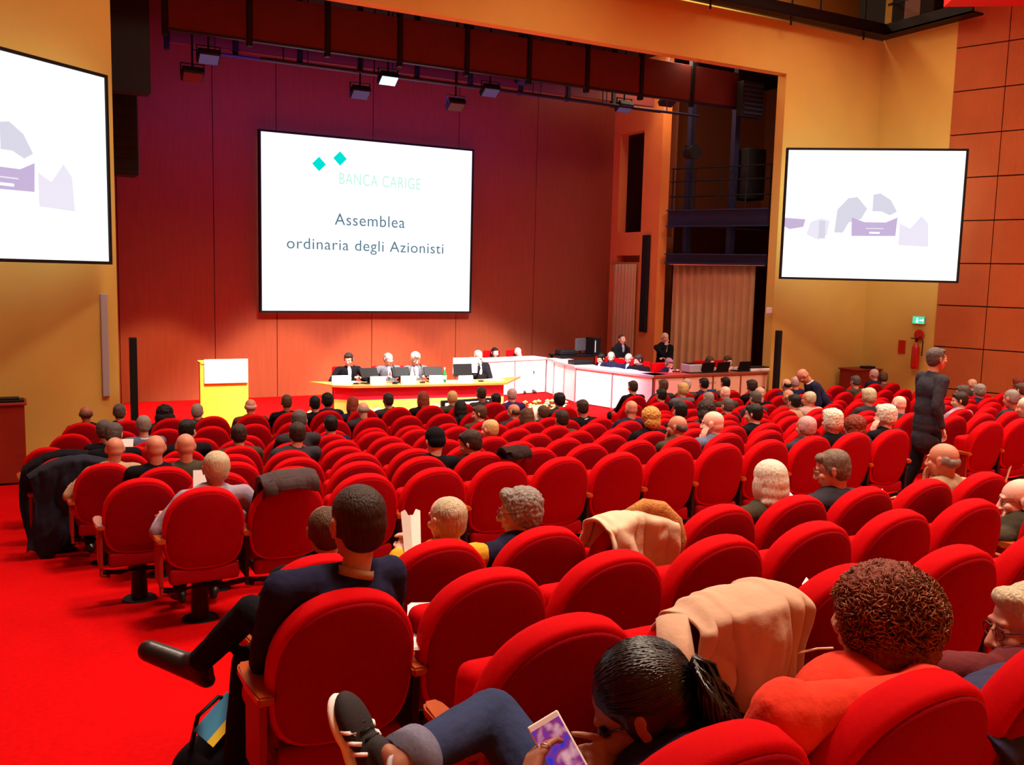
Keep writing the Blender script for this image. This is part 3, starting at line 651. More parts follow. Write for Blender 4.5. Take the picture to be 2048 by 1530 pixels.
def make_chair(c, label, grp):
    near = c['d'] < 9.0
    o = empty('auditorium_chair', (c['u'], c['d'], c['z']), c['rz'], label, 'chair', grp)
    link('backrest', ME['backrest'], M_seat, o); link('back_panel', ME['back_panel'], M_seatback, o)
    link('seat', ME['seat_down'] if c['taken'] else ME['seat_up'], M_seat, o)
    link('armrest', ME['arm-1'], M_arm, o); link('arm_support', ME['sup-1'], M_apanel if c['left'] else M_leg, o)
    if c['last']: link('armrest', ME['arm1'], M_arm, o); link('arm_support', ME['sup1'], M_leg, o)
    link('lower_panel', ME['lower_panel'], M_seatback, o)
    link('pedestal', ME['ped0' if c['d'] > 11.5 else 'ped1'], M_leg, o); link('seat_frame', ME['frame'], M_leg, o)
    return o
def build_chairs():
    # keep the chairs the camera sees, drop the ones wholly outside the frame
    rows = sorted({c['row'] for c in CHAIRS}, reverse=True)
    for ri, d in enumerate(rows):
        cs = sorted([c for c in CHAIRS if c['row'] == d and (inview(c['u'], c['d'], c['z']+.7, 10 if c['d'] > 3 else 420))], key=lambda c: c['u'])
        back = d < 4
        rn = ('the back row' if d == 1.2 else 'the %s row from the back' % ORD[sorted(rows).index(d)]) if back else ('the front row' if ri == 0 else 'the %s row from the stage' % ORD[ri])
        for i, c in enumerate(cs):
            st = 'occupied' if c['taken'] else 'empty'
            lb = '%s red chair, %s from the left in %s' % (st, ORD[i], rn)
            make_chair(c, lb, 'red auditorium chairs in %s' % rn)
# ---------------------------------------------------------------- people
SK = {'l': mat('light skin', (206, 156, 132), .55, nscale=14, namt=.06), 'r': mat('ruddy skin', (196, 130, 106), .5, nscale=14, namt=.08), 'd': mat('tanned skin', (158, 102, 78), .5, nscale=14, namt=.06), 'p': mat('pale pink skin', (232, 178, 160), .5, nscale=14, namt=.05)}
def cloth(nm, rgb): return mat(nm, rgb, .9, nscale=25, namt=.12, bump=.35, bscale=35, spec=.08)
CL = {'black': cloth('black wool', (22, 20, 26)), 'navy': cloth('navy wool', (34, 34, 60)), 'grey': cloth('grey cloth', (92, 92, 100)), 'dgrey': cloth('charcoal cloth', (52, 50, 58)), 'olive': cloth('dark olive cloth', (66, 60, 48)),
      'beige': cloth('beige cloth', (172, 146, 116)), 'blue': cloth('steel blue cloth', (96, 108, 136)), 'lgrey': cloth('lavender grey knit', (150, 138, 156)), 'white': cloth('white shirt cloth', (232, 228, 230)), 'coral': cloth('coral red knit', (224, 62, 44)),
      'plum': cloth('purple cloth', (62, 40, 92)), 'brown': cloth('brown cloth', (90, 60, 48)), 'yellow': cloth('mustard cloth', (206, 160, 46)), 'check': cloth('pinkish check shirt', (176, 142, 134)), 'jean': cloth('blue denim', (52, 62, 96)), 'maroon': cloth('maroon knit', (104, 44, 48)), 'pattern': mat('patterned blouse', (190, 180, 190), .9, nscale=40, namt=.5)}
def hairm(nm, rgb, st=(1, 1, .16)): return mat(nm, rgb, .5, nscale=110, namt=.32, bump=.8, bscale=160, spec=.3, stretch=st)
HR = {'sleek': mat('sleek black hair', (16, 13, 17), .32, nscale=80, namt=.3, bump=.15, bscale=120, spec=.5), 'bg': hairm('brown grey hair', (112, 94, 80)), 'black': hairm('black hair', (16, 13, 16)), 'dark': hairm('dark brown hair', (50, 33, 27)), 'brown': hairm('brown hair', (84, 56, 38)), 'grey': hairm('grey hair', (140, 130, 124)), 'dg': hairm('dark grey hair', (84, 76, 74)), 'white': hairm('white hair', (226, 214, 196)),
      'blond': hairm('blond hair', (206, 168, 110)), 'ash': hairm('ash blond hair', (196, 180, 150)), 'red': hairm('auburn hair', (124, 48, 28)), 'pinkg': hairm('pinkish grey hair', (196, 160, 160)), 'strawb': hairm('golden curly hair', (206, 150, 74))}
M_eyew = mat('eye white', (235, 230, 225), .3); M_spec = mat('dark spectacle frame', (60, 24, 24), .3, spec=.5); M_shoe = mat('black shoe leather', (22, 18, 20), .35, spec=.5)
def ik(a, b, l1, l2, pole):
    d = b-a; L = min(d.length, (l1+l2)*.995); dn = d.normalized(); x = (l1*l1-l2*l2+L*L)/(2*L); h = math.sqrt(max(0, l1*l1-x*x))
    pl = pole-dn*pole.dot(dn); pl.normalize(); return a+dn*x+pl*h
def hand_parts(w, d, n, side, curl=.5, k=1.0, point=False):
    """palm, four unequal bent fingers and a thumb; d along the hand, n out of the palm, side = +1 when the thumb lies towards d x n"""
    d = d.normalized(); n = (n-d*n.dot(d)).normalized(); l = d.cross(n)*side; S = []
    for o in (-.024, -.008, .008, .024): S.append(('c', w+d*.012+l*o*.7*k, w+d*.082*k+l*o*k, .013*k, .0105*k))
    for i, (o, Lf) in enumerate(((-.030, .055), (-.010, .068), (.010, .072), (.030, .064))):
        p = w+d*.085*k+l*o*k; c = curl*(.7+.15*i); 
        if point and i == 3: c = .15
        dd = d
        for sgi, fr in enumerate((.45, .3, .25)):
            an = c*(.7+.4*sgi); dd = (dd*cos(an)+n.cross(dd).cross(n).normalized()*0+n*sin(an)).normalized() if sgi == 0 else (dd*cos(an)+(n*dd.dot(d)-d*dd.dot(n)).normalized()*sin(an)).normalized()
            q = p+dd*Lf*fr*1.15*k; S.append(('c', p, q, (.0092-.0008*sgi)*k, (.0086-.0008*sgi)*k)); p = q
    t0 = w+d*.022*k+l*.022*k; t1 = t0+(l*.75+d*.55+n*.35).normalized()*.036*k; t2 = t1+(d*.85+l*.25+n*.45).normalized()*.030*k
    S += [('c', t0, t1, .013*k, .011*k), ('c', t1, t2, .0105*k, .009*k)]
    return S
def head_parts(c, R, k=1.0, et=.009):
    E = lambda o, r: ('e', c+R @ (V(o)*k), tuple(x*k for x in r), R)
    K = lambda a, b, r1, r2: ('c', c+R @ (V(a)*k), c+R @ (V(b)*k), r1*k, r2*k)
    S = [E((0, -.012, .036), (.077, .096, .084)), E((0, .022, -.03), (.060, .070, .078)), E((0, -.030, -.008), (.067, .070, .066)), E((0, .055, -.09), (.030, .028, .024)), E((0, .03, -.075), (.05, .05, .035)),
         K((0, .088, .018), (0, .108, -.022), .009, .014), E((.016, .098, -.026), (.010, .010, .008)), E((-.016, .098, -.026), (.010, .010, .008)),
         K((-.034, .080, .034), (.034, .080, .034), .010, .010), E((.040, .066, -.016), (.022, .020, .022)), E((-.040, .066, -.016), (.022, .020, .022)),
         K((-.018, .088, -.052), (.018, .088, -.052), .007, .007), K((-.014, .087, -.062), (.014, .087, -.062), .007, .007)]
    for s in (-1, 1):
        S += [E((s*.080, -.008, .004), (et, .019, .031)), E((s*.083, -.014, .018), (.008, .014, .016)), E((s*.079, -.002, -.022), (.008, .010, .012))]
    return S
HS = {
 'full': ([('e', (0, -.024, .046), (.085, .101, .088)), ('e', (0, -.036, .014), (.081, .084, .082)), ('e', (0, -.046, -.022), (.072, .062, .062)), ('e', (.072, -.012, .008), (.016, .040, .045)), ('e', (-.072, -.012, .008), (.016, .040, .045)), ('e', (0, .045, .092), (.060, .038, .030))], .006),
 'sleek': ([('e', (0, -.024, .046), (.085, .101, .088)), ('e', (0, -.036, .014), (.081, .084, .082)), ('e', (0, -.046, -.022), (.072, .062, .062)), ('e', (.072, -.012, .008), (.016, .040, .045)), ('e', (-.072, -.012, .008), (.016, .040, .045))], 0),
 'short': ([('e', (0, -.020, .044), (.081, .098, .085)), ('e', (0, -.034, .014), (.078, .081, .080)), ('e', (0, -.043, -.022), (.070, .060, .060)), ('e', (.072, -.015, .006), (.010, .036, .038)), ('e', (-.072, -.015, .006), (.010, .036, .038))], .003),
 'fringe': ([('e', (0, -.062, -.008), (.076, .052, .046)), ('e', (.066, -.032, .010), (.018, .050, .036)), ('e', (-.066, -.032, .010), (.018, .050, .036))], .004),
 'thin': ([('e', (0, -.028, .038), (.084, .094, .084)), ('e', (0, -.036, .012), (.079, .082, .080)), ('e', (0, -.045, -.022), (.071, .061, .060)), ('e', (.072, -.02, .008), (.015, .042, .040)), ('e', (-.072, -.02, .008), (.015, .042, .040))], .004),
 'bob': ([('e', (0, -.02, .040), (.095, .108, .094)), ('e', (0, -.036, -.005), (.096, .096, .10)), ('e', (0, -.045, -.06), (.098, .082, .085)), ('e', (0, -.05, -.115), (.102, .070, .050)), ('e', (.082, .0, -.04), (.022, .05, .08)), ('e', (-.082, .0, -.04), (.022, .05, .08))], 0),
 'long': ([('e', (0, -.02, .042), (.090, .104, .092)), ('e', (0, -.04, 0), (.089, .088, .09)), ('e', (0, -.055, -.06), (.088, .068, .10)), ('e', (0, -.075, -.16), (.080, .045, .12)), ('e', (.078, .0, -.04), (.02, .05, .09)), ('e', (-.078, .0, -.04), (.02, .05, .09))], .005),
 'bushy': ([('e', (0, -.03, .03), (.118, .120, .108)), ('e', (0, -.045, -.06), (.140, .105, .100)), ('e', (0, -.05, -.13), (.145, .09, .06))], .03),
 'curly': ([('e', (0, -.022, .040), (.104, .116, .102)), ('e', (0, -.050, -.04), (.096, .080, .085))], .022),
 'cap': ([('e', (0, -.012, .056), (.088, .108, .086)), ('e', (0, -.045, .01), (.083, .075, .07)), ('e', (0, .09, .045), (.06, .045, .012))], .0),
 'wavy': ([('e', (0, -.026, .050), (.092, .106, .092)), ('e', (0, -.038, .01), (.088, .09, .088)), ('e', (0, -.05, -.02), (.080, .068, .070)), ('e', (0, .05, .10), (.06, .04, .035)), ('e', (.076, -.01, .01), (.018, .042, .05)), ('e', (-.076, -.01, .01), (.018, .042, .05))], .016),
}
CACHE = {}
def rot_head(yaw, pitch, roll=0): return Matrix.Rotation(yaw, 3, 'Z') @ Matrix.Rotation(-pitch, 3, 'X') @ Matrix.Rotation(roll, 3, 'Y')
def person(J, o, root, rz=0):
    """J: joints in the root's frame; o: looks. One skin surface, clothing and hair as its children"""
    p = empty('person', root, rz, o['label'], 'person', o.get('group'))
    lod = o.get('lod', 0); vb, vc, vh = ((.012, .017, .010), (.0075, .011, .0075), (.0050, .0085, .0050))[lod]
    R = o['R']; hc = J['head']
    up = (J['neck']-J['pelvis']).normalized(); rt = (J['shR']-J['shL']).normalized(); fw = up.cross(rt).normalized(); rt = fw.cross(up).normalized()
    M = Matrix((rt, fw, up)).transposed(); L = (J['neck']-J['pelvis']).length; P = lambda t, f=0: J['pelvis']+up*L*t+fw*f
    key = None if o.get('unique') else (o['pose'], lod)
    def get(nm, fn):
        k2 = (nm,)+key if key else None
        if k2 and k2 in CACHE: return CACHE[k2]
        me = fn()
        if k2: CACHE[k2] = me
        return me
    def body():
        S = head_parts(hc, R, o.get('hk', 1.0), .014 if lod == 0 else .009); S += [('c', J['neck']-up*.03, hc+R @ V((0, -.025, -.06)), .055, .050), ('e', P(.72), (.145, .09, .15), M), ('e', P(.35), (.13, .09, .17), M), ('e', P(.05), (.14, .10, .10), M), ('c', J['shL'].lerp(J['shR'], .1), J['shR'].lerp(J['shL'], .1), .045, .045)]
        for s in 'LR':
            S += [('c', J['sh'+s], J['el'+s], .045, .036), ('c', J['el'+s], J['wr'+s], .035, .024), ('c', J['hip'+s], J['kn'+s], .06, .045), ('c', J['kn'+s], J['an'+s], .042, .032), ('c', J['an'+s], J['toe'+s] if not o.get('noshoe'+s) else J['an'+s].lerp(J['toe'+s], .2), .03, .022)]
            hd = J.get('hd'+s, (J['wr'+s]-J['el'+s])); S += hand_parts(J['wr'+s], hd, J.get('hn'+s, V((0, 0, -1))+hd*.01), 1 if s == 'L' else -1, o.get('curl'+s, .45), o.get('handk', 1.0), o.get('point') == s)
        return vox(S, vb, 3 if lod else 2, 0, .05, 'body')
    link('body', get('body', body), SK[o.get('skin', 'l')], p)
    fat = o.get('fat', 1.0)
    def top():
        S = [('e', P(.0, .0), (.170*fat, .130*fat, .11), M), ('e', P(.35), (.168*fat, .128*fat, .20), M), ('e', P(.70), (.182*fat, .122*fat, .17), M), ('c', J['shL'].lerp(J['shR'], .06), J['shR'].lerp(J['shL'], .06), .066, .066), ('e', J['neck']-up*.045, (.115, .078, .055), M), ('c', J['neck']-up*.06, J['neck']-up*.025, .078, .058 if o.get('collar') else .070)]
        if o.get('coat'): S += [('e', P(-.22), (.185, .15, .18), M), ('e', P(.1), (.185, .145, .2), M)]
        for s in 'LR':
            S += [('c', J['sh'+s], J['el'+s], .064*fat, .053), ('c', J['el'+s], J['el'+s].lerp(J['wr'+s], o.get('sleeve', .9)), .053, .040)]
        if o.get('hood'): S += [('e', J['neck']-fw*.09-up*.03, (.13, .07, .08), M)]
        return vox(S, vc, 8, .014 if lod else .008, .09, 'jacket')
    link(o.get('topname', 'jacket'), get('top', top), CL[o.get('top', 'black')], p)
    def tro():
        S = [('e', P(-.02), (.165, .135, .12), M)]
        for s in 'LR': S += [('c', J['hip'+s], J['kn'+s], .090, .068), ('c', J['kn'+s], J['kn'+s].lerp(J['an'+s], o.get('cuff', .92)), .066, .050)]
        return vox(S, vc, 3, .008, .12, 'trousers')
    link('trousers', get('tro', tro), CL[o.get('leg', 'black')], p)
    for s in 'LR':
        def sh():
            a, t = J['an'+s], J['toe'+s]; d = (t-a).normalized(); k = o.get('bigshoe', 1.0); dn = (a-J['kn'+s]).normalized(); dn = (dn-d*dn.dot(d)).normalized()
            return vox([('c', a-d*.03+dn*.03, a-dn*.01, .040*k, .044*k), ('c', a+dn*.02, t+dn*.008, .043*k, .036*k), ('c', a-d*.045*k+dn*.058, a-d*.02+dn*.05, .028*k, .03*k)], vc, 2, 0, .1, 'shoe')
        if not o.get('noshoe'+s): link('shoe', get('sh'+s, sh), M_shoe, p)
    if o.get('hair'):
        st = o['hair']; parts, dz = HS[st]
        k2 = None if o.get('unique') else ('hair', st)+key
        if k2 in CACHE and k2: me = CACHE[k2]
        else:
            hk = o.get('hk', 1.0)
            me = vox([(a, hc+R @ (V(c)*hk), tuple(x*hk for x in r), R) for a, c, r in parts], vh, 4 if lod == 0 else (30 if st in ('bob', 'long') else 12), dz, .018 if dz > .01 else .03, 'hair')
            if k2: CACHE[k2] = me
        link('knitted_cap' if st == 'cap' else 'hair', me, HR[o.get('hcol', 'dark')] if st != 'cap' else CL['black'], p)
    if o.get('collar'):
        bm = B(); n = 20; rings = []; a = J['neck']; ax = (hc+R @ V((0, -.03, -.07))-a).normalized(); e1 = rt; e2 = ax.cross(e1).normalized(); e1 = e2.cross(ax)
        for (r, z) in ((.069, -.022), (.063, .008), (.058, .008), (.058, -.016)):
            rings.append([bm.verts.new(a+ax*z+e1*cos(t)*r+e2*(sin(t)*r*1.02)) for t in [2*pi*k/n for k in range(n)]])
        for i in range(4):
            A, C = rings[i], rings[(i+1) % 4]
            for k in range(n): bm.faces.new((A[k], A[(k+1) % n], C[(k+1) % n], C[k]))
        obj('collar', bm, CL[o['collar']], p, True)
    if o.get('shirt'):
        link('shirt', vox([('e', P(.72, .066 if not o.get('coat') else .115), (.052, .066, .15), M), ('e', P(.93, .05), (.05, .03, .03), M)], .012, 2, 0, .1, 'shirt'), CL[o['shirt']], p)
    if o.get('tie'): link('tie', vox([('c', P(.95, .095), P(.62, .138), .014, .018)], .008, 1, 0, .1, 'tie'), mat(o['tie'][0], o['tie'][1], .6), p)
    if o.get('eyes'):
        for s in (-1, 1):
            bm = B(); sph(bm, (0, 0, 0), .011, None, 2); e = obj('eye', bm, M_eyew, p, True); e.location = hc+R @ V((s*.030, .0815, .014))
            bm = B(); sph(bm, (0, .0045, 0), .0075, None, 2); q = obj('iris', bm, M_shoe, e, True); q.rotation_euler = R.to_euler()
    if o.get('glasses'):
        bm = B()
        for s in (-1, 1):
            ring = [hc+R @ V((s*.032+cos(t)*.024, .103-abs(cos(t))*.002, .012+sin(t)*.018)) for t in [2*pi*k/14 for k in range(15)]]; tube(bm, ring, .0018, 5)
            tube(bm, [hc+R @ V((s*.057, .100, .018)), hc+R @ V((s*.084, .04, .020)), hc+R @ V((s*.087, -.012, .020)), hc+R @ V((s*.084, -.03, .004))], .0022, 5)
        tube(bm, [hc+R @ V((-.009, .106, .016)), hc+R @ V((.009, .106, .016))], .002, 5)
        obj('glasses', bm, M_spec, p, True)
    return p
def seated(hh, hx=0, hy=.30, yaw=0, pitch=0, roll=0, arms='lap', dz=0, legs='std', tw=0, slump=0):
    R = rot_head(yaw, pitch, roll); J = {}; hd = V((hx, hy, hh)); J['head'] = hd
    J['neck'] = V((hx*.8, hy-.035+slump*0, hh-.135)); J['pelvis'] = V((0, .37, .53))
    T = Matrix.Rotation(tw, 3, 'Z')
    for s, sg in (('L', -1), ('R', 1)):
        J['sh'+s] = J['neck']+T @ V((sg*.195, .005, -.050)); J['hip'+s] = V((sg*.09, .40, .50)); J['kn'+s] = V((sg*.12, .80, .52+dz*.3)); J['an'+s] = V((sg*.12, .80, .10+dz)); J['toe'+s] = V((sg*.14, .95, .045+dz))
        w = V((sg*.11, .66, .64)); pole = V((sg*.6, -.5, -.6))
        a = arms if arms in ('lap', 'read', 'desk', 'fold', 'arest') else ('chin' if arms[-1] == s and arms[:4] == 'chin' else 'ear' if arms[:3] == 'ear' and arms[-1] == s else 'lap')
        if a == 'read': w = V((sg*.06, .60, .77))
        if a == 'desk': w = V((sg*.16, .62, .80)); pole = V((sg*.8, -.2, -.6))
        if a == 'fold': w = V((-sg*.10, .52, .78))
        if a == 'arest': w = V((sg*.27, .52, .68))
        if a == 'chin': w = hd+R @ V((sg*.03, .115, -.17)); pole = V((sg*.5, .5, -.8)); J['hd'+s] = R @ V((-sg*.1, -.1, 1)); J['hn'+s] = R @ V((0, -1, -.2))
        if a == 'ear': w = hd+R @ V((sg*.115, .085, -.16)); pole = V((sg*.8, .5, -.9)); J['hd'+s] = R @ V((-sg*.12, -.22, 1)); J['hn'+s] = R @ V((-sg*1, -.35, 0))
        dv = w-J['sh'+s]; 
        if dv.length > .52: w = J['sh'+s]+dv.normalized()*.52
        J['wr'+s] = w; J['el'+s] = ik(J['sh'+s], w, .285, .255, pole)
    if legs == 'cross':
        J['knR'] = V((.02, .80, .64)); J['anR'] = V((-.20, .98, .32)); J['toeR'] = V((-.26, 1.10, .36))
    return J, R
REPORT = []
def audience(px, py, row, hair, hcol, top, label, arms='lap', yaw=0, pitch=.12, skin='l', lod=0, chair=True, dy=.30, dd=0, **kw):
    d = row+dy+dd; q = PD(px, py, d); fz = floor_z(row); hh = q.z-fz
    REPORT.append('%4d %4d row %.2f u %.2f hh %.2f %s' % (px, py, row, q.x, hh, label[:40]))
    hh = min(1.34, max(.92, hh)); u = q.x
    best = None
    for c in CHAIRS:
        if abs(c['row']-row) < .01 and not c['taken'] and (best is None or abs(c['u']-u) < abs(best['u']-u)): best = c
    if best and abs(best['u']-u) < .34: best['taken'] = True; bu = best['u']*.5+u*.5
    else:
        bu = u
        if chair:
            near = [c for c in CHAIRS if abs(c['row']-row) < .01 and abs(c['u']-u) < .5]
            if not near: CHAIRS.append(dict(row=row, u=u, d=row, z=fz, rz=0, taken=True, left=True, last=True, seg=9))
            REPORT.append('   !! no own chair; near %d' % len(near))
    dz = floor_z(row+.8)-fz
    hq = round(hh*25)/25 if lod == 0 else hh; hx = (u-bu); 
    if lod == 0: bu = u-round(hx*12)/12; hx = round(hx*12)/12
    dz = round(dz*25)/25
    yq = round(yaw*4)/4 if lod == 0 else yaw; pq = round(pitch*5)/5 if lod == 0 else pitch
    J, R = seated(hq, hx=hx, hy=dy+dd, yaw=yq, pitch=pq, arms=arms, dz=dz, legs=kw.pop('legs', 'std'))
    o = dict(label=label, hair=hair, hcol=hcol, top=top, skin=skin, lod=lod, R=R, pose=(hq, hx, yq, pq, arms, dz, dd, round(kw.get('fat', 1), 1)), unique=lod > 0, **kw)
    return person(J, o, (bu, row, fz))
A = audience
R9, R8, R7, R6, R5, R4, R3, R2, R1 = 6.2, 7.07, 7.93, 8.85, 9.75, 10.7, 11.6, 12.45, 13.3   # R1 = front row
B1, B2, B3, B4 = 3.7, 2.9, 2.05, 1.2
# front rows, left to right
A(172, 829, R1, 'fringe', 'brown', 'black', 'bald brown-skinned head in a black coat at the far left of the front row', skin='d')
A(239, 828, R1, 'full', 'dg', 'black', 'dark grey-haired person in black left of the column speaker')
A(329, 827, R1, 'bushy', 'black', 'dgrey', 'person with a bushy mane of black hair in the front row')
A(395, 827, R1, 'short', 'grey', 'dgrey', 'short grey-haired man in front of the lectern left edge', skin='r', yaw=-.4)
A(501, 817, R1, 'fringe', 'pinkg', 'brown', 'bald man with pinkish grey fringe just right of the lectern', skin='r')
A(573, 808, R1, 'short', 'brown', 'black', 'balding man in a black suit with a thin white collar before the red stage floor', collar='white', skin='d')
A(629, 808, R1, 'full', 'black', 'black', 'black-haired person in black left of the table foot')
A(654, 803, R1, 'wavy', 'black', 'navy', 'black-haired person cut off by the left end of the table panel', skin='d', dd=.25)
A(705, 812, R1, 'long', 'red', 'navy', 'woman with long red hair before the table left end')
A(726, 820, R2, 'fringe', 'grey', 'dgrey', 'bald grey man right behind the red-haired woman', pitch=.5)
A(776, 803, R1, 'full', 'dark', 'dgrey', 'dark-haired person with slim neck under the red table band')
A(846, 801, R1, 'long', 'red', 'black', 'woman with long dark auburn hair before the table centre')
A(904, 794, R1, 'thin', 'blond', 'olive', 'blond balding man beside the low confidence monitor')
A(920, 815, R2, 'long', 'black', 'navy', 'woman with long straight black hair behind the blond balding man')
A(962, 791, R1, 'short', 'dark', 'dgrey', 'dark balding man right of the low monitor', skin='d')
A(991, 801, R1, 'full', 'black', 'dgrey', 'black-haired man with a thin light collar in front of the table right end', collar='white')
A(1023, 789, R1, 'thin', 'pinkg', 'plum', 'pinkish grey-haired person in dark purple at the right end of the table', skin='p')
A(958, 829, R3, 'full', 'brown', 'olive', 'brown-haired man in dark olive looking left, fourth row from the stage area', yaw=.9)
A(1027, 825, R3, 'fringe', 'brown', 'dgrey', 'bald pink-headed man looking left before the yellow flowers', skin='r', yaw=.6)
A(1053, 834, R4, 'long', 'brown', 'olive', 'woman with shoulder-length light brown hair below the yellow flowers')
A(1085, 825, R3, 'thin', 'brown', 'dgrey', 'reddish-brown balding man reading a white sheet', arms='read', skin='r')
A(1118, 803, R2, 'wavy', 'black', 'dgrey', 'man with tall black hair before the white side counter')
A(979, 858, R6, 'thin', 'blond', 'black', 'pale blond-headed man in black talking to his left neighbour', yaw=.5, skin='p')
A(1123, 837, R5, 'full', 'dark', 'olive', 'dark-brown-haired man in an olive-grey jacket with pale collar', collar='lgrey', skin='r')
A(1164, 818, R4, 'full', 'dark', 'black', 'brown-haired man in a black suit with a white collar before the red floor', collar='white', skin='r')
A(870, 884, R8, 'cap', 'black', 'black', 'person in a black cap and black jacket in the middle of the hall', pitch=.2)
A(941, 885, R8, 'full', 'dark', 'black', 'dark-haired person bending left beside the black cap', yaw=.8, pitch=.5)
# left block behind
A(287, 854, R3, 'full', 'grey', 'blue', 'grey-haired man with a balding crown in a steel blue jacket', collar='white')
A(209, 861, R4, 'full', 'dg', 'black', 'brown-grey-haired person hunched at the left side aisle', yaw=-.3)
A(228, 871, R5, 'full', 'dg', 'black', 'dark grey-haired person leaning over right behind the hunched one', yaw=-.4, pitch=.4)
A(376, 866, R5, 'full', 'black', 'black', 'black-haired man turning right in the left block', yaw=-.7)
A(230, 900, R6, None, 'brown', 'beige', 'bald man in a beige jacket at the left aisle', skin='r', arms='arest')
A(311, 897, R7, None, 'brown', 'black', 'bald man in a black jacket, middle one of three bald heads at left', skin='r')
A(371, 895, R7, None, 'brown', 'olive', 'bald man in dark olive, right one of three bald heads at left', skin='r')
A(477, 868, R5, 'full', 'dark', 'olive', 'brown-haired man in a dark jacket with pale collar left of the hall centre', collar='white')
A(594, 866, R6, 'full', 'dark', 'dgrey', 'broad man with tousled dark brown hair and a brownish grey jacket', fat=1.15)
A(599, 846, R5, 'full', 'dg', 'dgrey', 'greyish-haired head right in front of the tousled man', yaw=-.5)
A(661, 851, R4, 'full', 'black', 'navy', 'short black-haired man in navy near the hall centre')
A(431, 938, R9, 'thin', 'ash', 'lgrey', 'big grey-blond man in a lavender grey sweater at the left aisle', lod=1, arms='arest', yaw=.15, skin='r', fat=1.1, hk=1.08)
# right part of the front rows
A(1265, 777, R1, 'full', 'dark', 'black', 'man in a black suit lounging with outstretched leg at the row end', legs='cross')
A(1326, 772, R1, 'full', 'brown', 'dgrey', 'brown-haired head before the left beige counter', skin='d')
A(1322, 790, R2, 'full', 'black', 'black', 'black-haired head directly below the brown-haired one')
A(1365, 781, R2, 'wavy', 'blond', 'grey', 'fair blond-haired man in a grey jacket before the beige counter')
A(1372, 769, R1, 'short', 'pinkg', 'brown', 'pinkish brown head half hidden by the fair blond man')
A(1407, 769, R1, 'full', 'black', 'navy', 'black-haired man left of the first blue sign')
A(1416, 796, R3, 'thin', 'grey', 'dgrey', 'grey balding man behind the black-haired man at the blue sign')
A(1450, 768, R1, 'full', 'black', 'brown', 'black-haired head before the plain beige counter')
A(1450, 786, R3, None, 'pinkg', 'olive', 'pink bald head under the plain beige counter', skin='p')
A(1454, 811, R5, 'short', 'dg', 'black', 'short dark grey-haired head right of the bushy dark one', skin='r')
A(1359, 824, R6, 'full', 'black', 'black', 'black-haired man with a bright white collar', collar='white')
A(1410, 822, R6, 'bushy', 'dark', 'dgrey', 'person with thick black-brown hair leaning left')
A(1262, 821, R5, None, 'brown', 'navy', 'bald reddish head beside the curly golden hair', skin='r')
A(1300, 837, R7, 'curly', 'strawb', 'black', 'person with golden curly hair in black', lod=1)
A(1354, 855, R8, 'fringe', 'dg', 'olive', 'grey balding man with his hand at his chin', arms='chinL', yaw=.5, skin='r', lod=1)
A(1425, 849, R8, None, 'pinkg', 'blue', 'big bald man resting his face on his left hand', arms='earL', yaw=.6, skin='p', lod=1, hk=1.15, fat=1.15)
A(1507, 827, R7, 'full', 'black', 'black', 'black-haired man in black with a white collar near the pink check shirt', collar='white', yaw=.4)
A(1519, 789, R3, None, 'blond', 'black', 'yellowish bald head near the beige counter end', skin='l')
A(1510, 797, R4, 'full', 'dg', 'dgrey', 'dark grey-haired head just below the yellowish bald one')
A(1503, 773, R2, 'wavy', 'dark', 'black', 'dark head blocking the blue sign nearest the column')
A(1572, 769, R2, 'fringe', 'black', 'navy', 'dark balding head right of the black column')
A(1590, 767, R2, 'thin', 'pinkg', 'navy', 'pinkish grey head tilted beside the bending man', yaw=-.5)
A(1576, 793, R4, 'fringe', 'blond', 'olive', 'orange-lit bald crown in front of the beige jacket', skin='r')
A(1588, 806, R5, 'full', 'black', 'beige', 'black-haired man in a beige jacket beside the check shirt')
A(1617, 800, R5, 'thin', 'ash', 'check', 'big fair-haired man in a pinkish check shirt', fat=1.2, yaw=.5, skin='r')
A(1611, 856, R9, 'thin', 'pinkg', 'dgrey', 'reddish balding curly-haired man in front of the check shirt', skin='r', lod=1)
A(1663, 844, R9, 'wavy', 'white', 'black', 'white-haired woman with loose hair beside the red-haired one', lod=1)
A(1707, 856, R9, 'curly', 'red', 'dgrey', 'dark auburn curly head between two white-haired people', lod=1)
A(1770, 834, R9, 'wavy', 'white', 'black', 'white-haired man in a black suit holding his left hand to his ear', arms='earL', yaw=.3, lod=1, collar='white', skin='p')
A(1798, 808, R7, None, 'pinkg', 'dgrey', 'pink bald man sitting left of the walking man', skin='p')
A(1736, 797, R6, 'wavy', 'ash', 'dgrey', 'white-blond tousled head in a grey top', skin='r')
A(1710, 766, R2, 'full', 'dg', 'olive', 'dark grey head peeping over the chairs below the corner cabinet')
A(1747, 751, R1, 'thin', 'pinkg', 'navy', 'pinkish grey head before the right corner cabinet', dd=.1)
A(1766, 758, R1, 'wavy', 'brown', 'brown', 'brown-haired woman bending right before the corner cabinet', yaw=-.5, pitch=.5)
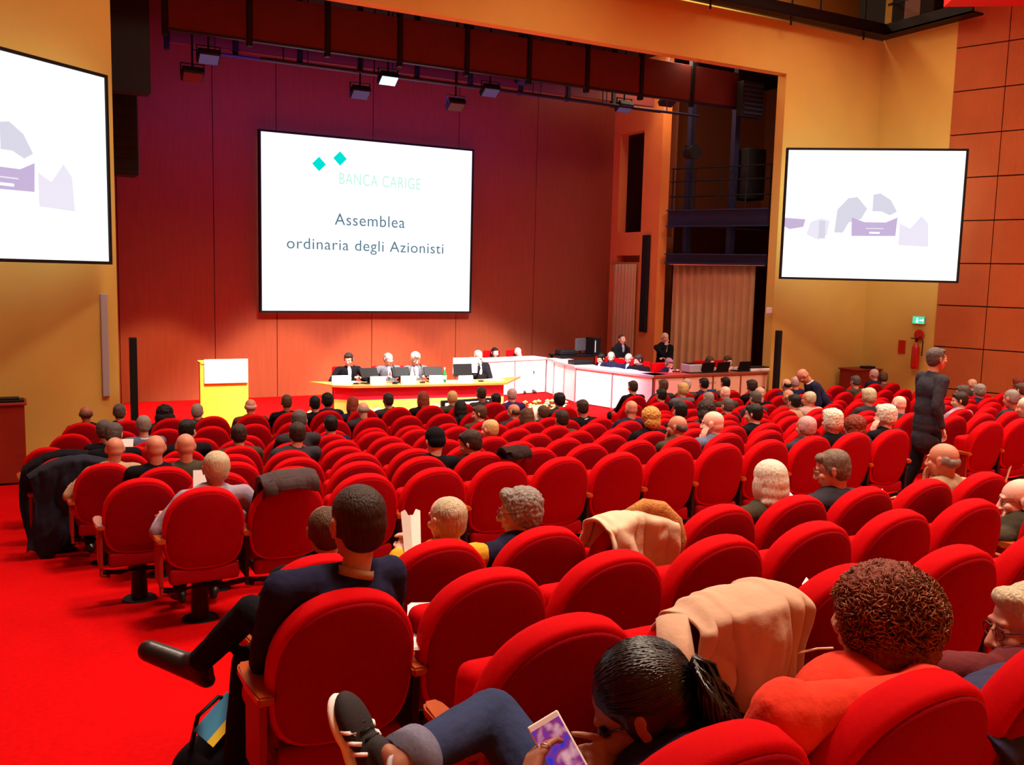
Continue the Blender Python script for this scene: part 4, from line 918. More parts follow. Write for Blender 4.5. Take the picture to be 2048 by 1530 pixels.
# right block
A(1924, 784, R5, 'full', 'dg', 'beige', 'brown-grey-haired man right of the walking man', yaw=.6, skin='r')
A(1944, 769, R3, None, 'brown', 'dgrey', 'bald head at the right wall', skin='l')
A(1958, 785, R5, 'wavy', 'grey', 'navy', 'grey wavy-haired head below the bald one at the right wall', yaw=-.3)
A(1919, 800, R7, 'full', 'dark', 'lgrey', 'dark-haired woman with a grey scarf right behind the walking man', yaw=.7)
A(2022, 797, R8, 'short', 'grey', 'dgrey', 'short grey-haired man in the right block', skin='r')
A(2036, 770, R4, 'wavy', 'red', 'brown', 'reddish brown head at the right picture edge', skin='d')
A(2042, 782, R6, 'full', 'brown', 'black', 'brown head just below the reddish one at the picture edge')
A(2052, 815, R9, 'short', 'white', 'navy', 'white-haired person in navy with crossed legs and a walking stick', legs='std', yaw=.5)
# cross-aisle rows, nearer
A(650, 1064, B1, 'thin', 'brown', 'black', 'brown-haired person almost hidden behind the suited man', lod=1, skin='r')
A(893, 1042, B1, 'thin', 'ash', 'yellow', 'thin-haired person in mustard yellow reading a white leaflet', lod=2, arms='read', yaw=.3, skin='p')
A(1038, 1027, B1, 'wavy', 'grey', 'navy', 'grey curly-haired man with glasses in navy looking left', lod=2, yaw=.95, glasses=True, skin='r', eyes=True)
A(1537, 962, B1, 'bob', 'white', 'olive', 'woman with a straight white-blond bob in a dark brown coat', lod=2)
A(1664, 941, B1, 'full', 'bg', 'dgrey', 'brown-grey-haired man with glasses in a charcoal suit looking down left', lod=2, yaw=.8, pitch=.3, glasses=True, collar='lgrey', skin='r', eyes=True)
A(1885, 922, B1, 'fringe', 'grey', 'beige', 'balding man with curly grey sides in beige touching his face', lod=2, arms='chinL', yaw=.3, skin='r')
# ---------------------------------------------------------------- people on and beside the stage, facing the hall
def stage_person(px, py, d, hair, hcol, top, label, arms='desk', yaw=0, pitch=.1, skin='p', rz=None, floor=STZ, grp=None, body_rz=pi, h=None, **kw):
    q = PD(px, py, d); hh = (q.z-floor) if h is None else h
    REPORT.append('stage %d u %.2f hh %.2f %s' % (px, q.x, hh, label[:30]))
    hh = min(1.45, max(.92, hh)); J, R = seated(round(hh*25)/25, hy=.42 if arms == 'desk' else .3, yaw=yaw, pitch=pitch, arms=arms)
    o = dict(label=label, hair=hair, hcol=hcol, top=top, skin=skin, lod=1, R=R, pose=None, unique=True, eyes=True, **kw)
    dy = .42 if arms == 'desk' else .3
    fwd = Matrix.Rotation(body_rz, 3, 'Z') @ V((0, dy, 0))
    # chair under them
    rt = (q.x-fwd.x, d-fwd.y, floor); p = person(J, o, rt, body_rz)
    c = empty('stage_chair', rt, body_rz, 'red chair under the '+' '.join(label.split()[:9]), 'chair', 'red chairs on the stage')
    bm = B(); box(bm, (0, .36, .43), (.46, .44, .08), .03, None, 3); obj('seat', bm, M_seat, c, True)
    bm = B(); box(bm, (0, .12, .74), (.44, .07, .46), .03, Matrix.Rotation(0, 3, 'X'), 3); obj('backrest', bm, M_seat, c, True)
    for x in (-.2, .2):
        for y in (.18, .54): bm = B(); cyl(bm, (x, y, 0), (x, y, .41), .015, n=8); obj('leg', bm, M_leg, c)
        bm = B(); cyl(bm, (x, .12, .4), (x, .12, .6), .014, n=8); obj('back_post', bm, M_leg, c)
    return p
S_ = stage_person
S_(697, 719, 16.5, 'full', 'dark', 'black', 'man in a black suit and open white shirt at the table left end', shirt='white', yaw=-.5, pitch=.35)
S_(777, 718, 16.4, 'thin', 'grey', 'grey', 'man in a grey suit and red tie at the speakers table', shirt='white', tie=('red tie', (170, 20, 40)), yaw=.2)
S_(831, 719, 16.3, 'wavy', 'white', 'grey', 'white-haired speaker in a grey suit bowing over the table', shirt='white', pitch=.5)
S_(957, 711, 16.2, 'thin', 'grey', 'black', 'man in a black suit with his hand at his mouth at the table right end', arms='chinR', shirt='white')
S_(990, 708, 19.35, 'full', 'black', 'black', 'young black-haired woman sitting behind the rear counter', arms='lap')
S_(1036, 705, 19.35, None, 'grey', 'navy', 'bald man in navy with hand on chin behind the rear counter', arms='chinL', shirt='white')
S_(1202, 717, 17.35, 'full', 'black', 'black', 'black-haired clerk in black at the side counter left end', yaw=-.4, pitch=.4, shirt='white', body_rz=pi*.68, arms='lap')
S_(1222, 716, 16.95, 'thin', 'grey', 'navy', 'grey-haired clerk behind the side counter', yaw=.4, pitch=.3, body_rz=pi*.68, arms='lap')
S_(1257, 719, 16.5, None, 'grey', 'navy', 'bald man with glasses and a light blue tie at the side counter', shirt='white', tie=('light blue tie', (110, 160, 210)), pitch=.3, glasses=True, body_rz=pi*.72, arms='lap')
S_(1277, 719, 16.15, 'full', 'dark', 'black', 'dark-haired woman in black with a white collar looking left', yaw=-.9, pitch=.4, collar='white', body_rz=pi*.72, arms='lap')
S_(1338, 729, 15.6, 'full', 'grey', 'navy', 'grey-haired man in a suit bowing at the beige counter', pitch=.45, shirt='white')
S_(1420, 726, 15.75, 'long', 'brown', 'lgrey', 'pale brown-haired clerk beside the grey printer', pitch=.2)
S_(1456, 723, 15.75, 'full', 'brown', 'pattern', 'brown-haired clerk in a patterned blouse behind a laptop', pitch=.25)
def standing(h=1.62, yaw=0, pitch=0, stride=0, arms='down', bend=0):
    J = {}; R = rot_head(yaw, pitch); J['pelvis'] = V((0, 0, .93)); Rb = Matrix.Rotation(-bend, 3, 'X')
    J['neck'] = J['pelvis']+Rb @ V((0, .01, h-.145-.93)); J['head'] = J['neck']+Rb @ V((0, .04, .145))
    for s, sg in (('L', -1), ('R', 1)):
        J['sh'+s] = J['neck']+Rb @ V((sg*.19, 0, -.07)); J['hip'+s] = V((sg*.09, 0, .88)); st = stride*sg
        J['kn'+s] = V((sg*.10, .06+st*.55, .48)); J['an'+s] = V((sg*.10, st, .09+abs(min(0, st))*.2)); J['toe'+s] = J['an'+s]+V((sg*.02, .15, -.045))
        w = J['sh'+s]+Rb.inverted() @ V((sg*.06, .08-st*.4, -.50)) if not bend else J['sh'+s]+V((sg*.02, .10, -.48)); pole = V((sg*.3, -1, 0))
        if arms == 'cross': w = V((-sg*.08, .22, h-.42)); pole = V((sg*.6, 0, -1))
        if arms == 'chin' and s == 'R': w = J['head']+V((.03, .11, -.16)); pole = V((.4, .3, -1))
        elif arms == 'chin': w = V((.08, .2, h-.45)); pole = V((-.5, 0, -1))
        J['wr'+s] = w; J['el'+s] = ik(J['sh'+s], w, .285, .255, pole)
    return J, R
def stander(px, py, d, fz, rz, o, **kw):
    q = PD(px, py, d); h = q.z-fz; REPORT.append('stand %d u %.2f h %.2f' % (px, q.x, h)); off = kw.pop('off', 0)
    J, R = standing(h=h if not kw.get('bend') else 1.60, **kw); o.update(R=R, pose=None, unique=True, lod=o.get('lod', 1))
    hp = Matrix.Rotation(rz, 3, 'Z') @ V((J['head'].x, J['head'].y, 0))
    return person(J, o, (q.x-hp.x, d-hp.y, fz), rz)
stander(1244, 680, 17.6, STZ, pi, dict(label='man in black standing behind the side counter with a lanyard', hair='short', hcol='dark', top='black', skin='r', shirt='lgrey', eyes=True), arms='cross')
stander(1330, 676, 16.9, STZ, pi*.95, dict(label='bald man in a dark suit standing with one hand at his chin before the curtain', hair='fringe', hcol='blond', top='black', skin='l', shirt='white', eyes=True), arms='chin', pitch=.15)
# walking man in the right aisle, seen in profile walking to the right
stander(1874, 719, 6.62, floor_z(6.62), -YA-pi/2+.15, dict(label='grey-haired man in an open dark suit walking along the right aisle', hair='full', hcol='dg', top='dgrey', leg='black', skin='r', shirt='check', lod=2, eyes=True, fat=1.12, coat=1), stride=.2, yaw=0, pitch=0)
stander(1607, 738, 11.2, floor_z(11.2), pi/2-.45, dict(label='bald man in a dark suit bending down in the right aisle', hair=None, top='navy', leg='black', skin='r', collar='white'), bend=.62, pitch=.9)
# ---------------------------------------------------------------- the large figures in the foreground (joints in hall coordinates)
def world_person(JW, root, o, rz=0):
    r = V(root); return person({k: (V(v)-r if k[:2] not in ('hd', 'hn') else V(v)) for k, v in JW.items()}, o, root, rz)
# man in the dark suit, legs crossed into the aisle
hd = PD(714, 1050, 3.12)
JW = dict(head=hd, neck=hd+V((-.02, -.05, -.15)), pelvis=(.98, 3.24, 1.49), shL=(.79, 3.08, 1.955), shR=(1.20, 3.13, 1.945), elL=PD(525, 1325, 3.2), wrL=(.88, 3.52, 1.66),
          elR=(1.27, 3.30, 1.72), wrR=(1.13, 3.50, 1.60), hipL=(.90, 3.28, 1.45), hipR=(1.07, 3.30, 1.47), knL=(.80, 3.66, 1.47), anL=(.74, 3.66, 1.00), toeL=(.68, 3.82, .93),
          knR=(.80, 3.60, 1.70), anR=PD(392, 1330, 3.84), toeR=PD(297, 1298, 3.96))
JW['hdL'] = V((.1, 1, -.25)); JW['hdR'] = V((-.6, .8, 0))
world_person(JW, (.98, 3.0, floor_z(3.0)), dict(label='man in a dark navy suit sitting with his legs crossed into the left aisle', hair='short', hcol='dark', top='navy', leg='black', skin='r', lod=2, unique=True, R=rot_head(.12, .12), hk=1.17, fat=1.10, cuff=.97, bigshoe=1.25, collar='beige'))
# the seated phone user with black hair tied back
hd = PD(1288, 1420, 1.60)
R_ = rot_head(.80, .62, -.1)
JW = dict(head=hd, neck=PD(1365, 1520, 1.50), pelvis=(1.22, 1.38, 1.73), shL=PD(1262, 1640, 1.50), shR=PD(1500, 1535, 1.42), elL=PD(1030, 1720, 1.52), wrL=PD(1046, 1585, 1.60), elR=PD(1380, 1640, 1.62), wrR=PD(1262, 1520, 1.60),
          hipL=(1.12, 1.42, 1.70), hipR=(1.30, 1.42, 1.70), knL=PD(968, 1398, 1.92), anL=PD(790, 1535, 1.74), toeL=PD(722, 1400, 1.82), knR=(1.32, 1.85, 1.70), anR=(1.32, 1.95, 1.25), toeR=(1.34, 2.05, 1.20))
JW['knL'] = PD(985, 1432, 1.90); JW['hdL'] = (PD(1092, 1450, 1.68)-PD(1046, 1585, 1.60)); JW['hnL'] = r_*.8+f_*.6; JW['hdR'] = (PD(1130, 1488, 1.605)-PD(1262, 1520, 1.60)); JW['hnR'] = f_*.8-u_*.5
pu = world_person(JW, (1.22, 1.2, 1.23), dict(label='person with black hair tied back using a phone, jeans leg crossed', hair='sleek', hcol='sleek', top='navy', leg='jean', skin='d', lod=2, unique=True, R=R_, noshoeL=True, cuff=.80, curlL=.55, curlR=.9, point='R', sleeve=.5, hk=1.16))
# ponytail, hair strands and sunglasses belong to that head
hw = hd-V((1.22, 1.2, 1.23)); tie = hw+R_ @ V((0, -.132, .015)); tail = (PD(1440, 1560, 1.44)-PD(1385, 1425, 1.50))
bm = B(); rnd = random.Random(3)
for i in range(420):
    a = rnd.uniform(0, 2*pi); r0 = rnd.uniform(0, .022); o1 = V((cos(a), 0, sin(a)))
    end = tail*rnd.uniform(.75, 1.25)+V((rnd.uniform(-.035, .035), rnd.uniform(-.03, .03), rnd.uniform(-.02, .02)))
    pts = [tie+R_ @ (o1*r0*.6), tie+R_ @ (o1*(r0+.026)+V((0, -.035, .0)))+tail*.06, tie+R_ @ (o1*(r0+.042)+V((0, -.045, 0)))+end*.40, tie+R_ @ (o1*.030+V((0, -.02, 0)))+end]
    tube(bm, pts, .002, 4, [.0045, .0055, .0050, .0018])
obj('ponytail', bm, HR['sleek'], pu, True)
bm = B(); rad = V((.0995, .1185, .1035)); cen = V((0, -.028, .053)); et = V((0, -1, -.28)).normalized()
for i in range(900):       # strands combed from the hairline back to the tie
    a = rnd.uniform(-2.0, 2.0); st = V((sin(a), rnd.uniform(-.2, .85) if abs(a) < 1.4 else rnd.uniform(-.3, .35), cos(a))).normalized()
    om = st.angle(et); pts = []
    for k in range(8):
        t = k/7*.97; v = (st*sin((1-t)*om)+et*sin(t*om))/sin(om); v.normalize(); w = 1.0+.012*sin(i*1.7+t*3)
        pts.append(hw+R_ @ (cen+V((v.x*rad.x, v.y*rad.y, v.z*rad.z))*w))
    tube(bm, pts, .0018, 4, [.0008, .0018, .0024, .0026, .0026, .0026, .0024, .0022])
obj('combed_strands', bm, HR['sleek'], pu, True)
bm = B(); tube(bm, [tie+R_ @ V((cos(t)*.021, 0, sin(t)*.021)) for t in [2*pi*k/12 for k in range(13)]], .006, 6); obj('hair_tie', bm, M_black, pu, True)
bm = B()
for s in (-1, 1):
    vs = B(); vs.free(); sph(bm, hw+R_ @ V((s*.034, .094, .014)), (.027, .008, .021), R_)
    tube(bm, [hw+R_ @ V((s*.060, .09, .020)), hw+R_ @ V((s*.086, .03, .022)), hw+R_ @ V((s*.088, -.01, .02))], .003, 5)
tube(bm, [hw+R_ @ V((-.012, .104, .02)), hw+R_ @ V((.012, .104, .02))], .003, 5)
obj('sunglasses', bm, mat('glossy dark blue lens', (14, 16, 40), .08, spec=.8), pu, True)
# sneaker on the crossed leg
an, toe = JW['anL']-V((1.22, 1.2, 1.23)), JW['toeL']-V((1.22, 1.2, 1.23))
shin = (JW['knL']-JW['anL']).normalized(); fd = (toe-an); fd = (fd-shin*fd.dot(shin)*.6).normalized()
sole = (-r_*.85+f_*.5); sole = (sole-fd*sole.dot(fd)).normalized(); side = fd.cross(sole).normalized()
Ms = Matrix((side, fd, -sole)).transposed()          # local: x side, y to the toe, z up out of the shoe
c0 = an+sole*.03
def SH(x, y, z): return c0+Ms @ V((x, y, z))
shoe = link('sneaker', vox([('e', SH(0, .02, -.015), (.040, .085, .036), Ms), ('e', SH(0, .12, -.022), (.044, .075, .028), Ms), ('c', SH(0, -.05, .0), SH(0, -.045, -.03), .036, .036), ('c', SH(0, -.02, .02), SH(0, .05, .005), .036, .030)], .004, 2, 0, .1, 'sneaker'), mat('dark mesh sneaker', (44, 40, 44), .8, nscale=200, namt=.3), pu)
link('sole', vox([('e', SH(0, .03, -.05), (.046, .115, .016), Ms), ('e', SH(0, .12, -.045), (.048, .080, .018), Ms), ('e', SH(0, -.055, -.045), (.040, .045, .022), Ms)], .004, 2, 0, .1, 'sole'), mat('white rubber sole', (246, 240, 238), .6), shoe)
for sd in (-1, 1):
    for k in range(3):
        bm = B(); tube(bm, [SH(sd*.030, .050+k*.024, .004-.004*k), SH(sd*.0395, .058+k*.024, -.010), SH(sd*.0435, .068+k*.024, -.028)], .0048, 6); obj('stripe', bm, M_white, shoe, True)
bm = B()
for k in range(4): tube(bm, [SH(-.022, .06+k*.018, .010-.004*k), SH(0, .062+k*.018, .018-.004*k), SH(.022, .06+k*.018, .010-.004*k)], .003, 5)
obj('laces', bm, M_black, shoe, True)
bm = B(); ring = [c0+Ms @ V((cos(t)*.040, -.02+sin(t)*.045, .045)) for t in [2*pi*k/18 for k in range(19)]]; tube(bm, ring, .007, 6); obj('padded_collar', bm, M_grey, shoe, True)
# rolled cuff of the jeans
cf = JW['knL'].lerp(JW['anL'], .78)-V((1.22, 1.2, 1.23)); cf2 = JW['knL'].lerp(JW['anL'], .94)-V((1.22, 1.2, 1.23))
bm = B(); cyl(bm, cf, cf2, .068, .066, 28); obj('rolled_cuff', bm, mat('faded denim cuff', (112, 112, 136), .9, nscale=120, namt=.2), pu, True)
# phone
ph = empty('smartphone', PD(1118, 1500, 1.63), 0, 'white-framed smartphone with a pink and purple screen held in both hands', 'phone')
ax = (PD(1160, 1560, 1.60)-PD(1095, 1440, 1.70)).normalized(); nn = (CAMP-V(ph.location)).normalized(); nn = (nn-ax*nn.dot(ax)).normalized(); nn = (nn+ax*.0).normalized(); sx = ax.cross(nn)
ph.rotation_euler = Matrix((-sx, -ax, nn)).transposed().to_euler()
bm = B(); box(bm, (0, 0, 0), (.078, .150, .009), .004, None, 3); obj('casing', bm, M_white, ph)
M_pscr = emat('phone picture', (176, 92, 168), .8); nt = M_pscr.node_tree
tc = nt.nodes.new('ShaderNodeTexCoord'); ns = nt.nodes.new('ShaderNodeTexNoise'); ns.inputs['Scale'].default_value = 26; cr = nt.nodes.new('ShaderNodeValToRGB')
els = cr.color_ramp.elements; els[0].position = .36; els[0].color = lin((50, 60, 200)); els[1].position = .66; els[1].color = lin((232, 170, 180))
e = els.new(.5); e.color = lin((150, 50, 120)); nt.links.new(tc.outputs['Object'], ns.inputs['Vector']); nt.links.new(ns.outputs['Fac'], cr.inputs['Fac']); nt.links.new(cr.outputs['Color'], nt.nodes['Principled BSDF'].inputs['Emission Color'])
bm = B(); box(bm, (0, 0, .0048), (.070, .122, .0006)); obj('lit_screen', bm, M_pscr, ph)
bm = B(); cyl(bm, (0, -.068, .0045), (0, -.068, .0055), .006, n=16); obj('home_button', bm, M_grey, ph)
bm = B(); ring = [ (cos(t)*.0105, 0, sin(t)*.0105) for t in [2*pi*k/16 for k in range(17)]]; tube(bm, ring, .0018, 5)
rg = obj('ring', bm, M_chrome, pu, True); wl = JW['wrL']-V((1.22, 1.2, 1.23)); dl = V(JW['hdL']).normalized(); rg.location = wl+dl*.100+dl.cross(V(JW['hnL'])).normalized()*(-.03); rg.rotation_euler = dl.to_track_quat('Y', 'Z').to_euler()
# coral knit woman
hd = PD(1757, 1243, 1.52)
JW = dict(head=hd, neck=hd+V((.0, -.06, -.14)), pelvis=(1.72, 1.52, 1.74), shL=PD(1575, 1430, 1.40), shR=PD(1850, 1400, 1.33), elL=PD(1490, 1560, 1.48), wrL=(1.62, 1.85, 1.85), elR=(2.02, 1.50, 1.86), wrR=(1.9, 1.78, 1.84),
          hipL=(1.63, 1.56, 1.71), hipR=(1.81, 1.56, 1.71), knL=(1.62, 1.97, 1.72), anL=(1.62, 2.0, 1.25), toeL=(1.62, 2.08, 1.20), knR=(1.84, 1.97, 1.72), anR=(1.84, 2.0, 1.25), toeR=(1.84, 2.08, 1.20))
cw_ = world_person(JW, (1.74, 1.2, 1.23), dict(label='woman with curly auburn hair in a coral red sweater in the back row', hair='curly', hcol='red', top='coral', topname='sweater', leg='black', skin='r', lod=2, unique=True, R=rot_head(.15, .12), hk=1.12, fat=1.32))
# curls: many small loops over the hair
bm = B(); hw = hd-V((1.74, 1.2, 1.23)); Rc = rot_head(.15, .12); rnd = random.Random(11)
for i in range(1500):
    z = rnd.uniform(-.72, 1); a = rnd.uniform(0, 2*pi); q = math.sqrt(1-z*z); n = V((q*cos(a), q*sin(a), z))
    if n.y > .55 and n.z < .3: continue
    rad = V((.121, .136, .118)); b0 = V((0, -.03, .028))+V((n.x*rad.x, n.y*rad.y, n.z*rad.z)); t1 = n.orthogonal().normalized(); t1 = Matrix.Rotation(rnd.uniform(0, 6.28), 3, n) @ t1; t2 = n.cross(t1)
    r = rnd.uniform(.007, .013); L = rnd.uniform(1.2, 2.2)*2*pi; pts = []
    for k in range(9):
        w = L*k/8; pts.append(hw+Rc @ (b0+t1*cos(w)*r+n*(sin(w)*r)+t2*(k/8*.022-.01)))
    tube(bm, pts, .0016, 3, [.001, .0018, .002, .002, .002, .002, .0018, .0014, .0008])
obj('curls', bm, mat('auburn curls', (150, 78, 44), .5, nscale=30, namt=.35, spec=.3), cw_, True)
bm = B(); nk = JW['neck']-V((1.74, 1.2, 1.23)); tube(bm, [nk+V((cos(t)*.072, sin(t)*.075, .005)) for t in [2*pi*k/20 for k in range(21)]], .006, 6); obj('necklace', bm, M_chrome, cw_, True)
# elderly man with glasses at the right edge, face in profile
hd = PD(2058, 1262, 1.52)
R_ = rot_head(1.1, .12, .1)
JW = dict(head=hd, neck=PD(2085, 1350, 1.47), pelvis=(2.40, 1.50, 1.74), shL=PD(1905, 1345, 1.55), shR=PD(2230, 1400, 1.40), elL=PD(1880, 1440, 1.60), wrL=PD(2010, 1500, 1.75), elR=(2.75, 1.50, 1.86), wrR=(2.6, 1.78, 1.84),
          hipL=(2.25, 1.56, 1.71), hipR=(2.43, 1.56, 1.71), knL=(2.22, 1.97, 1.72), anL=(2.22, 2.0, 1.25), toeL=(2.22, 2.08, 1.20), knR=(2.46, 1.97, 1.72), anR=(2.46, 2.0, 1.25), toeR=(2.46, 2.08, 1.20))
em = world_person(JW, (2.3, 1.2, 1.23), dict(label='elderly man with spectacles and fair thin hair in profile at the right edge', hair='full', hcol='ash', top='maroon', topname='jumper', leg='black', skin='r', lod=2, unique=True, R=R_, glasses=True, eyes=True, hk=1.08))
# bald man with hand at his mouth at the right edge
hd = PD(2040, 1003, 3.22)
J, R = seated(hd.z-floor_z(2.9), hx=hd.x-5.15, hy=.32, yaw=.75, pitch=.2, arms='chinL', dz=-.08)
J['wrR'] = V((.18, .46, .60)); J['elR'] = ik(J['shR'], J['wrR'], .285, .255, V((.6, -.5, -.6)))
person(J, dict(label='bald man with glasses resting his chin on his hand at the right edge', hair='fringe', hcol='grey', top='olive', skin='p', lod=2, unique=True, R=R, glasses=True, eyes=True, hk=1.1), (5.15, 2.9, floor_z(2.9)))
for c in CHAIRS:
    for (d, u) in ((2.9, .99), (1.2, 1.18), (1.2, 1.74), (1.2, 2.30), (2.9, 5.2)):
        if abs(c['row']-d) < .01 and abs(c['u']-u) < .2: c['taken'] = True
# ---------------------------------------------------------------- coats, bags, papers
def drape(name, center, w, hback, hfront, m, label, seed=0, top=CH, droop=.04, cat='coat', slope=0, x0=0, thick=.012, fold=1.0, tail=0):
    """cloth thrown over a chair back: rises behind, over the rim and down in front"""
    cu, cd, cz = center; N, Mn = 70, 60; bm = B(); g = []; rnd = random.Random(seed); ph_ = [rnd.uniform(0, 6) for _ in range(6)]
    tot = hback+hfront+.16
    for j in range(Mn+1):
        s = j/Mn*tot; row = []
        for i in range(N+1):
            x = (i/N-.5)*w*(1+.10*sin(ph_[0]+s*5)); xx = x+x0
            rim = top-.01-.42*max(0, abs(xx)-.02)**2*2.2-slope*x
            rd = lambda q: (1-abs(sin(q)))**2.2; nz = noise.noise(V((x*7+seed*3, s*3.0, seed))); nz2 = noise.noise(V((x*19+seed, s*9+nz*2, seed+4)))
            wv = fold*(.020*rd(x*11+ph_[1]+s*1.6+nz*1.8)+.014*rd(x*19+ph_[2]-s*1.5+nz*2.2)-.012+.016*nz+.009*nz2+.008*sin(x*13+s*9+ph_[3]))*min(1, .35+abs(s-hback-.08)*4)
            ed = 1+.14*sin(x*9+ph_[4])+.07*sin(x*23+ph_[5])+tail*(i/N)
            if s < hback: z = rim-(hback-s)*ed; y = -.05-(hback-s)*.06+wv-.02; y += (hback-s)*.18*0
            elif s < hback+.16: t = (s-hback)/.16; z = rim+.028*sin(pi*t)+wv*.55; y = -.05-.02+t*.19+wv*(1-t)
            else: z = rim-(s-hback-.16)*ed; y = .13+(s-hback-.16)*.20+wv
            yr = y+(top-z)*.16*(1 if s < hback else .3)
            row.append(bm.verts.new((xx, yr-.02, z)))
        g.append(row)
    for a, b in zip(g, g[1:]):
        for i in range(N): bm.faces.new((a[i], a[i+1], b[i+1], b[i]))
    o = obj(name, bm, m, None, True, (cu, cd, cz)); md = o.modifiers.new('s', 'SOLIDIFY'); md.thickness = thick; md.offset = 1; mm = o.modifiers.new('b', 'SUBSURF'); mm.levels = 1; mm.render_levels = 1
    tag(o, label, cat); return o
M_beige = mat('beige coat cotton', (196, 158, 132), .9, nscale=12, namt=.08, bump=.3, bscale=30)
M_cream = mat('cream coat cotton', (210, 186, 158), .9, nscale=12, namt=.08, bump=.3, bscale=30)
o = drape('beige_coat', (1.95, 2.05, floor_z(2.05)), .48, .58, .25, M_beige, 'beige cotton coat spread over a chair back left of the coral sweater', 4, x0=-.03, fold=1.9)
bm = B(); tube(bm, [(-.27, .02, .93), (-.31, -.06, .82), (-.30, -.12, .68), (-.27, -.13, .56)], .05, 12, [.05, .055, .05, .045]); obj('sleeve', bm, M_beige, o, True)
bm = B(); tube(bm, [(.12, -.098, .80), (.20, -.10, .80), (.27, -.10, .79)], .004, 5); obj('pocket_seam', bm, mat('pale seam', (226, 180, 150), .9), o, True)
o = drape('cream_coat', (2.73, 3.72, floor_z(3.72)), .46, .34, .2, M_cream, 'cream coat with a fur collar bundled over a chair in the middle', 9, top=CH+.02, fold=2.2, thick=.02)
bm = B(); tube(bm, [(-.04, .02, .99), (.06, -.02, 1.04), (.15, -.04, 1.02), (.22, -.06, .95), (.25, -.07, .86), (.22, -.10, .78)], .05, 10, [.025, .042, .046, .046, .04, .025]); obj('fur_collar', bm, mat('tan fur', (196, 132, 72), 1, nscale=60, namt=.3, bump=1, bscale=140), o, True)
drape('grey_scarf', (1.66, 6.2, floor_z(6.2)), .40, .05, .2, mat('dark brown fleece', (66, 52, 54), .95, bump=.4, bscale=40, nscale=10), 'dark brown jacket laid over the chair top at the left aisle side', 5, top=CH+.03, thick=.045, fold=1.4, x0=-.03)
drape('black_coat', (.48, 10.7, floor_z(10.7)), .86, .86, .3, CL['black'], 'black coat hanging over a chair at the left aisle, farther one', 6, fold=1.2, tail=-.3)
drape('navy_coat', (.52, 9.75, floor_z(9.75)), .86, .84, .3, mat('blue black wool', (24, 24, 40), .9, nscale=25, namt=.1, bump=.3, bscale=35), 'dark navy coat hanging over a chair at the left aisle, nearer one', 7, fold=1.2, tail=-.2)
drape('dark_hat', (PD(1025, 905, 7.1).x, 7.07, floor_z(7.07)), .22, .03, .08, mat('dark fur', (40, 24, 24), 1, nscale=60, namt=.3, bump=1, bscale=140), 'dark fur-trimmed garment on a chair rim in the middle of the hall', 8, thick=.035, top=CH-.0, fold=1.5, cat='garment')
# navy coat and blanket over the elderly man's shoulder
sh = PD(1960, 1345, 1.52)
drape('navy_coat', (2.36, 1.36, 1.0), .66, .16, .2, mat('navy coat wool', (44, 44, 78), .9, nscale=20, namt=.1, bump=.3, bscale=40), 'navy coat draped across the elderly man at the right edge', 12, top=sh.z-1.0+.02, fold=.9, thick=.035)
# papers held or lying
def sheet(px, py, d, w, h, label, rx=1.0, rz=0, m=M_paper, cat='paper', n=1, g=None):
    bm = B(); vs = []
    for k in range(n): box(bm, (k*.006, k*.004, k*.002), (w, h, .0015), 0)
    o = obj('paper_sheet', bm, m); o.location = PD(px, py, d); o.rotation_euler = (rx, 0, rz); tag(o, label, cat, g); return o
# folded leaflet with a notch held by the mustard-clad reader
bm = B(); q = PD(823, 1062, 4.28)
for s in (-1, 1):
    pts = [(0, -.10), (s*.042, -.105), (s*.05, .11), (s*.028, .118), (s*.012, .085), (0, .085)]
    a = [bm.verts.new((p[0], abs(p[0])*.35, p[1])) for p in pts]; bm.faces.new(a)
o = obj('folded_leaflet', bm, M_paper); o.location = q; o.rotation_euler = (-.55, -.08, -YA+.1); md = o.modifiers.new('s', 'SOLIDIFY'); md.thickness = .0015; tag(o, 'white folded leaflet held up by the person in mustard yellow', 'leaflet')
bm = B(); 
for k in range(5): bx2(bm, (-.032, .008, -.06+k*.022), (-.008, .010, -.057+k*.022))
sheet(253, 890, 10.2, .13, .13, 'white sheet read at the left beside the blue jacket', 1.1, -.3); sheet(404, 962, 6.75, .12, .16, 'white sheet before the man in the lavender sweater', 1.2, -.2)
sheet(1770, 1008, 3.95, .14, .2, 'white paper right of the man in the charcoal suit', .9, .2); sheet(1586, 1000, 4.1, .08, .12, 'small white paper next to the white-blond bob', .6, .2)
sheet(1632, 1196, 2.55, .10, .14, 'white folded papers peeping out left of the curly auburn head', .8, .6, n=3); sheet(1078, 825, 12.0, .2, .25, 'white sheet held by the reddish-brown balding man', 1.1, .2)
# on the arm rest beside the suited man: white leaflet, card and a mobile phone
o = empty('mobile_phone', PD(826, 1258, 3.18), -.35, 'old silver button phone on white papers beside the suited man', 'phone')
bm = B(); box(bm, (0, 0, 0), (.047, .105, .016), .006, None, 3); obj('casing', bm, M_grey, o)
bm = B(); box(bm, (0, .025, .0085), (.036, .038, .002), .002); obj('display', bm, M_black, o)
bm = B()
for i in range(3):
    for j in range(4): box(bm, (-.012+i*.012, -.038+j*.010, .009), (.009, .006, .002))
obj('keypad', bm, M_dark, o)
o.rotation_euler = (.45, 0, -.4)
for (px, py, d, w, h, lb, k) in ((840, 1232, 3.26, .10, .12, 'white folder with a small green diamond behind the button phone', 1), (822, 1290, 3.06, .07, .05, 'small white card below the button phone', 0)):
    o = sheet(px, py, d, w, h, lb, .45, -.4, n=3)
    if k: bm = B(); box(bm, (0, .03, .0045), (.016, .016, .001), 0, Matrix.Rotation(pi/4, 3, 'Z')); bmesh.ops.translate(bm, vec=(-.0, .0, 0), verts=bm.verts); obj('logo_diamond', bm, mat('dark green print', (50, 70, 60), .8), o)
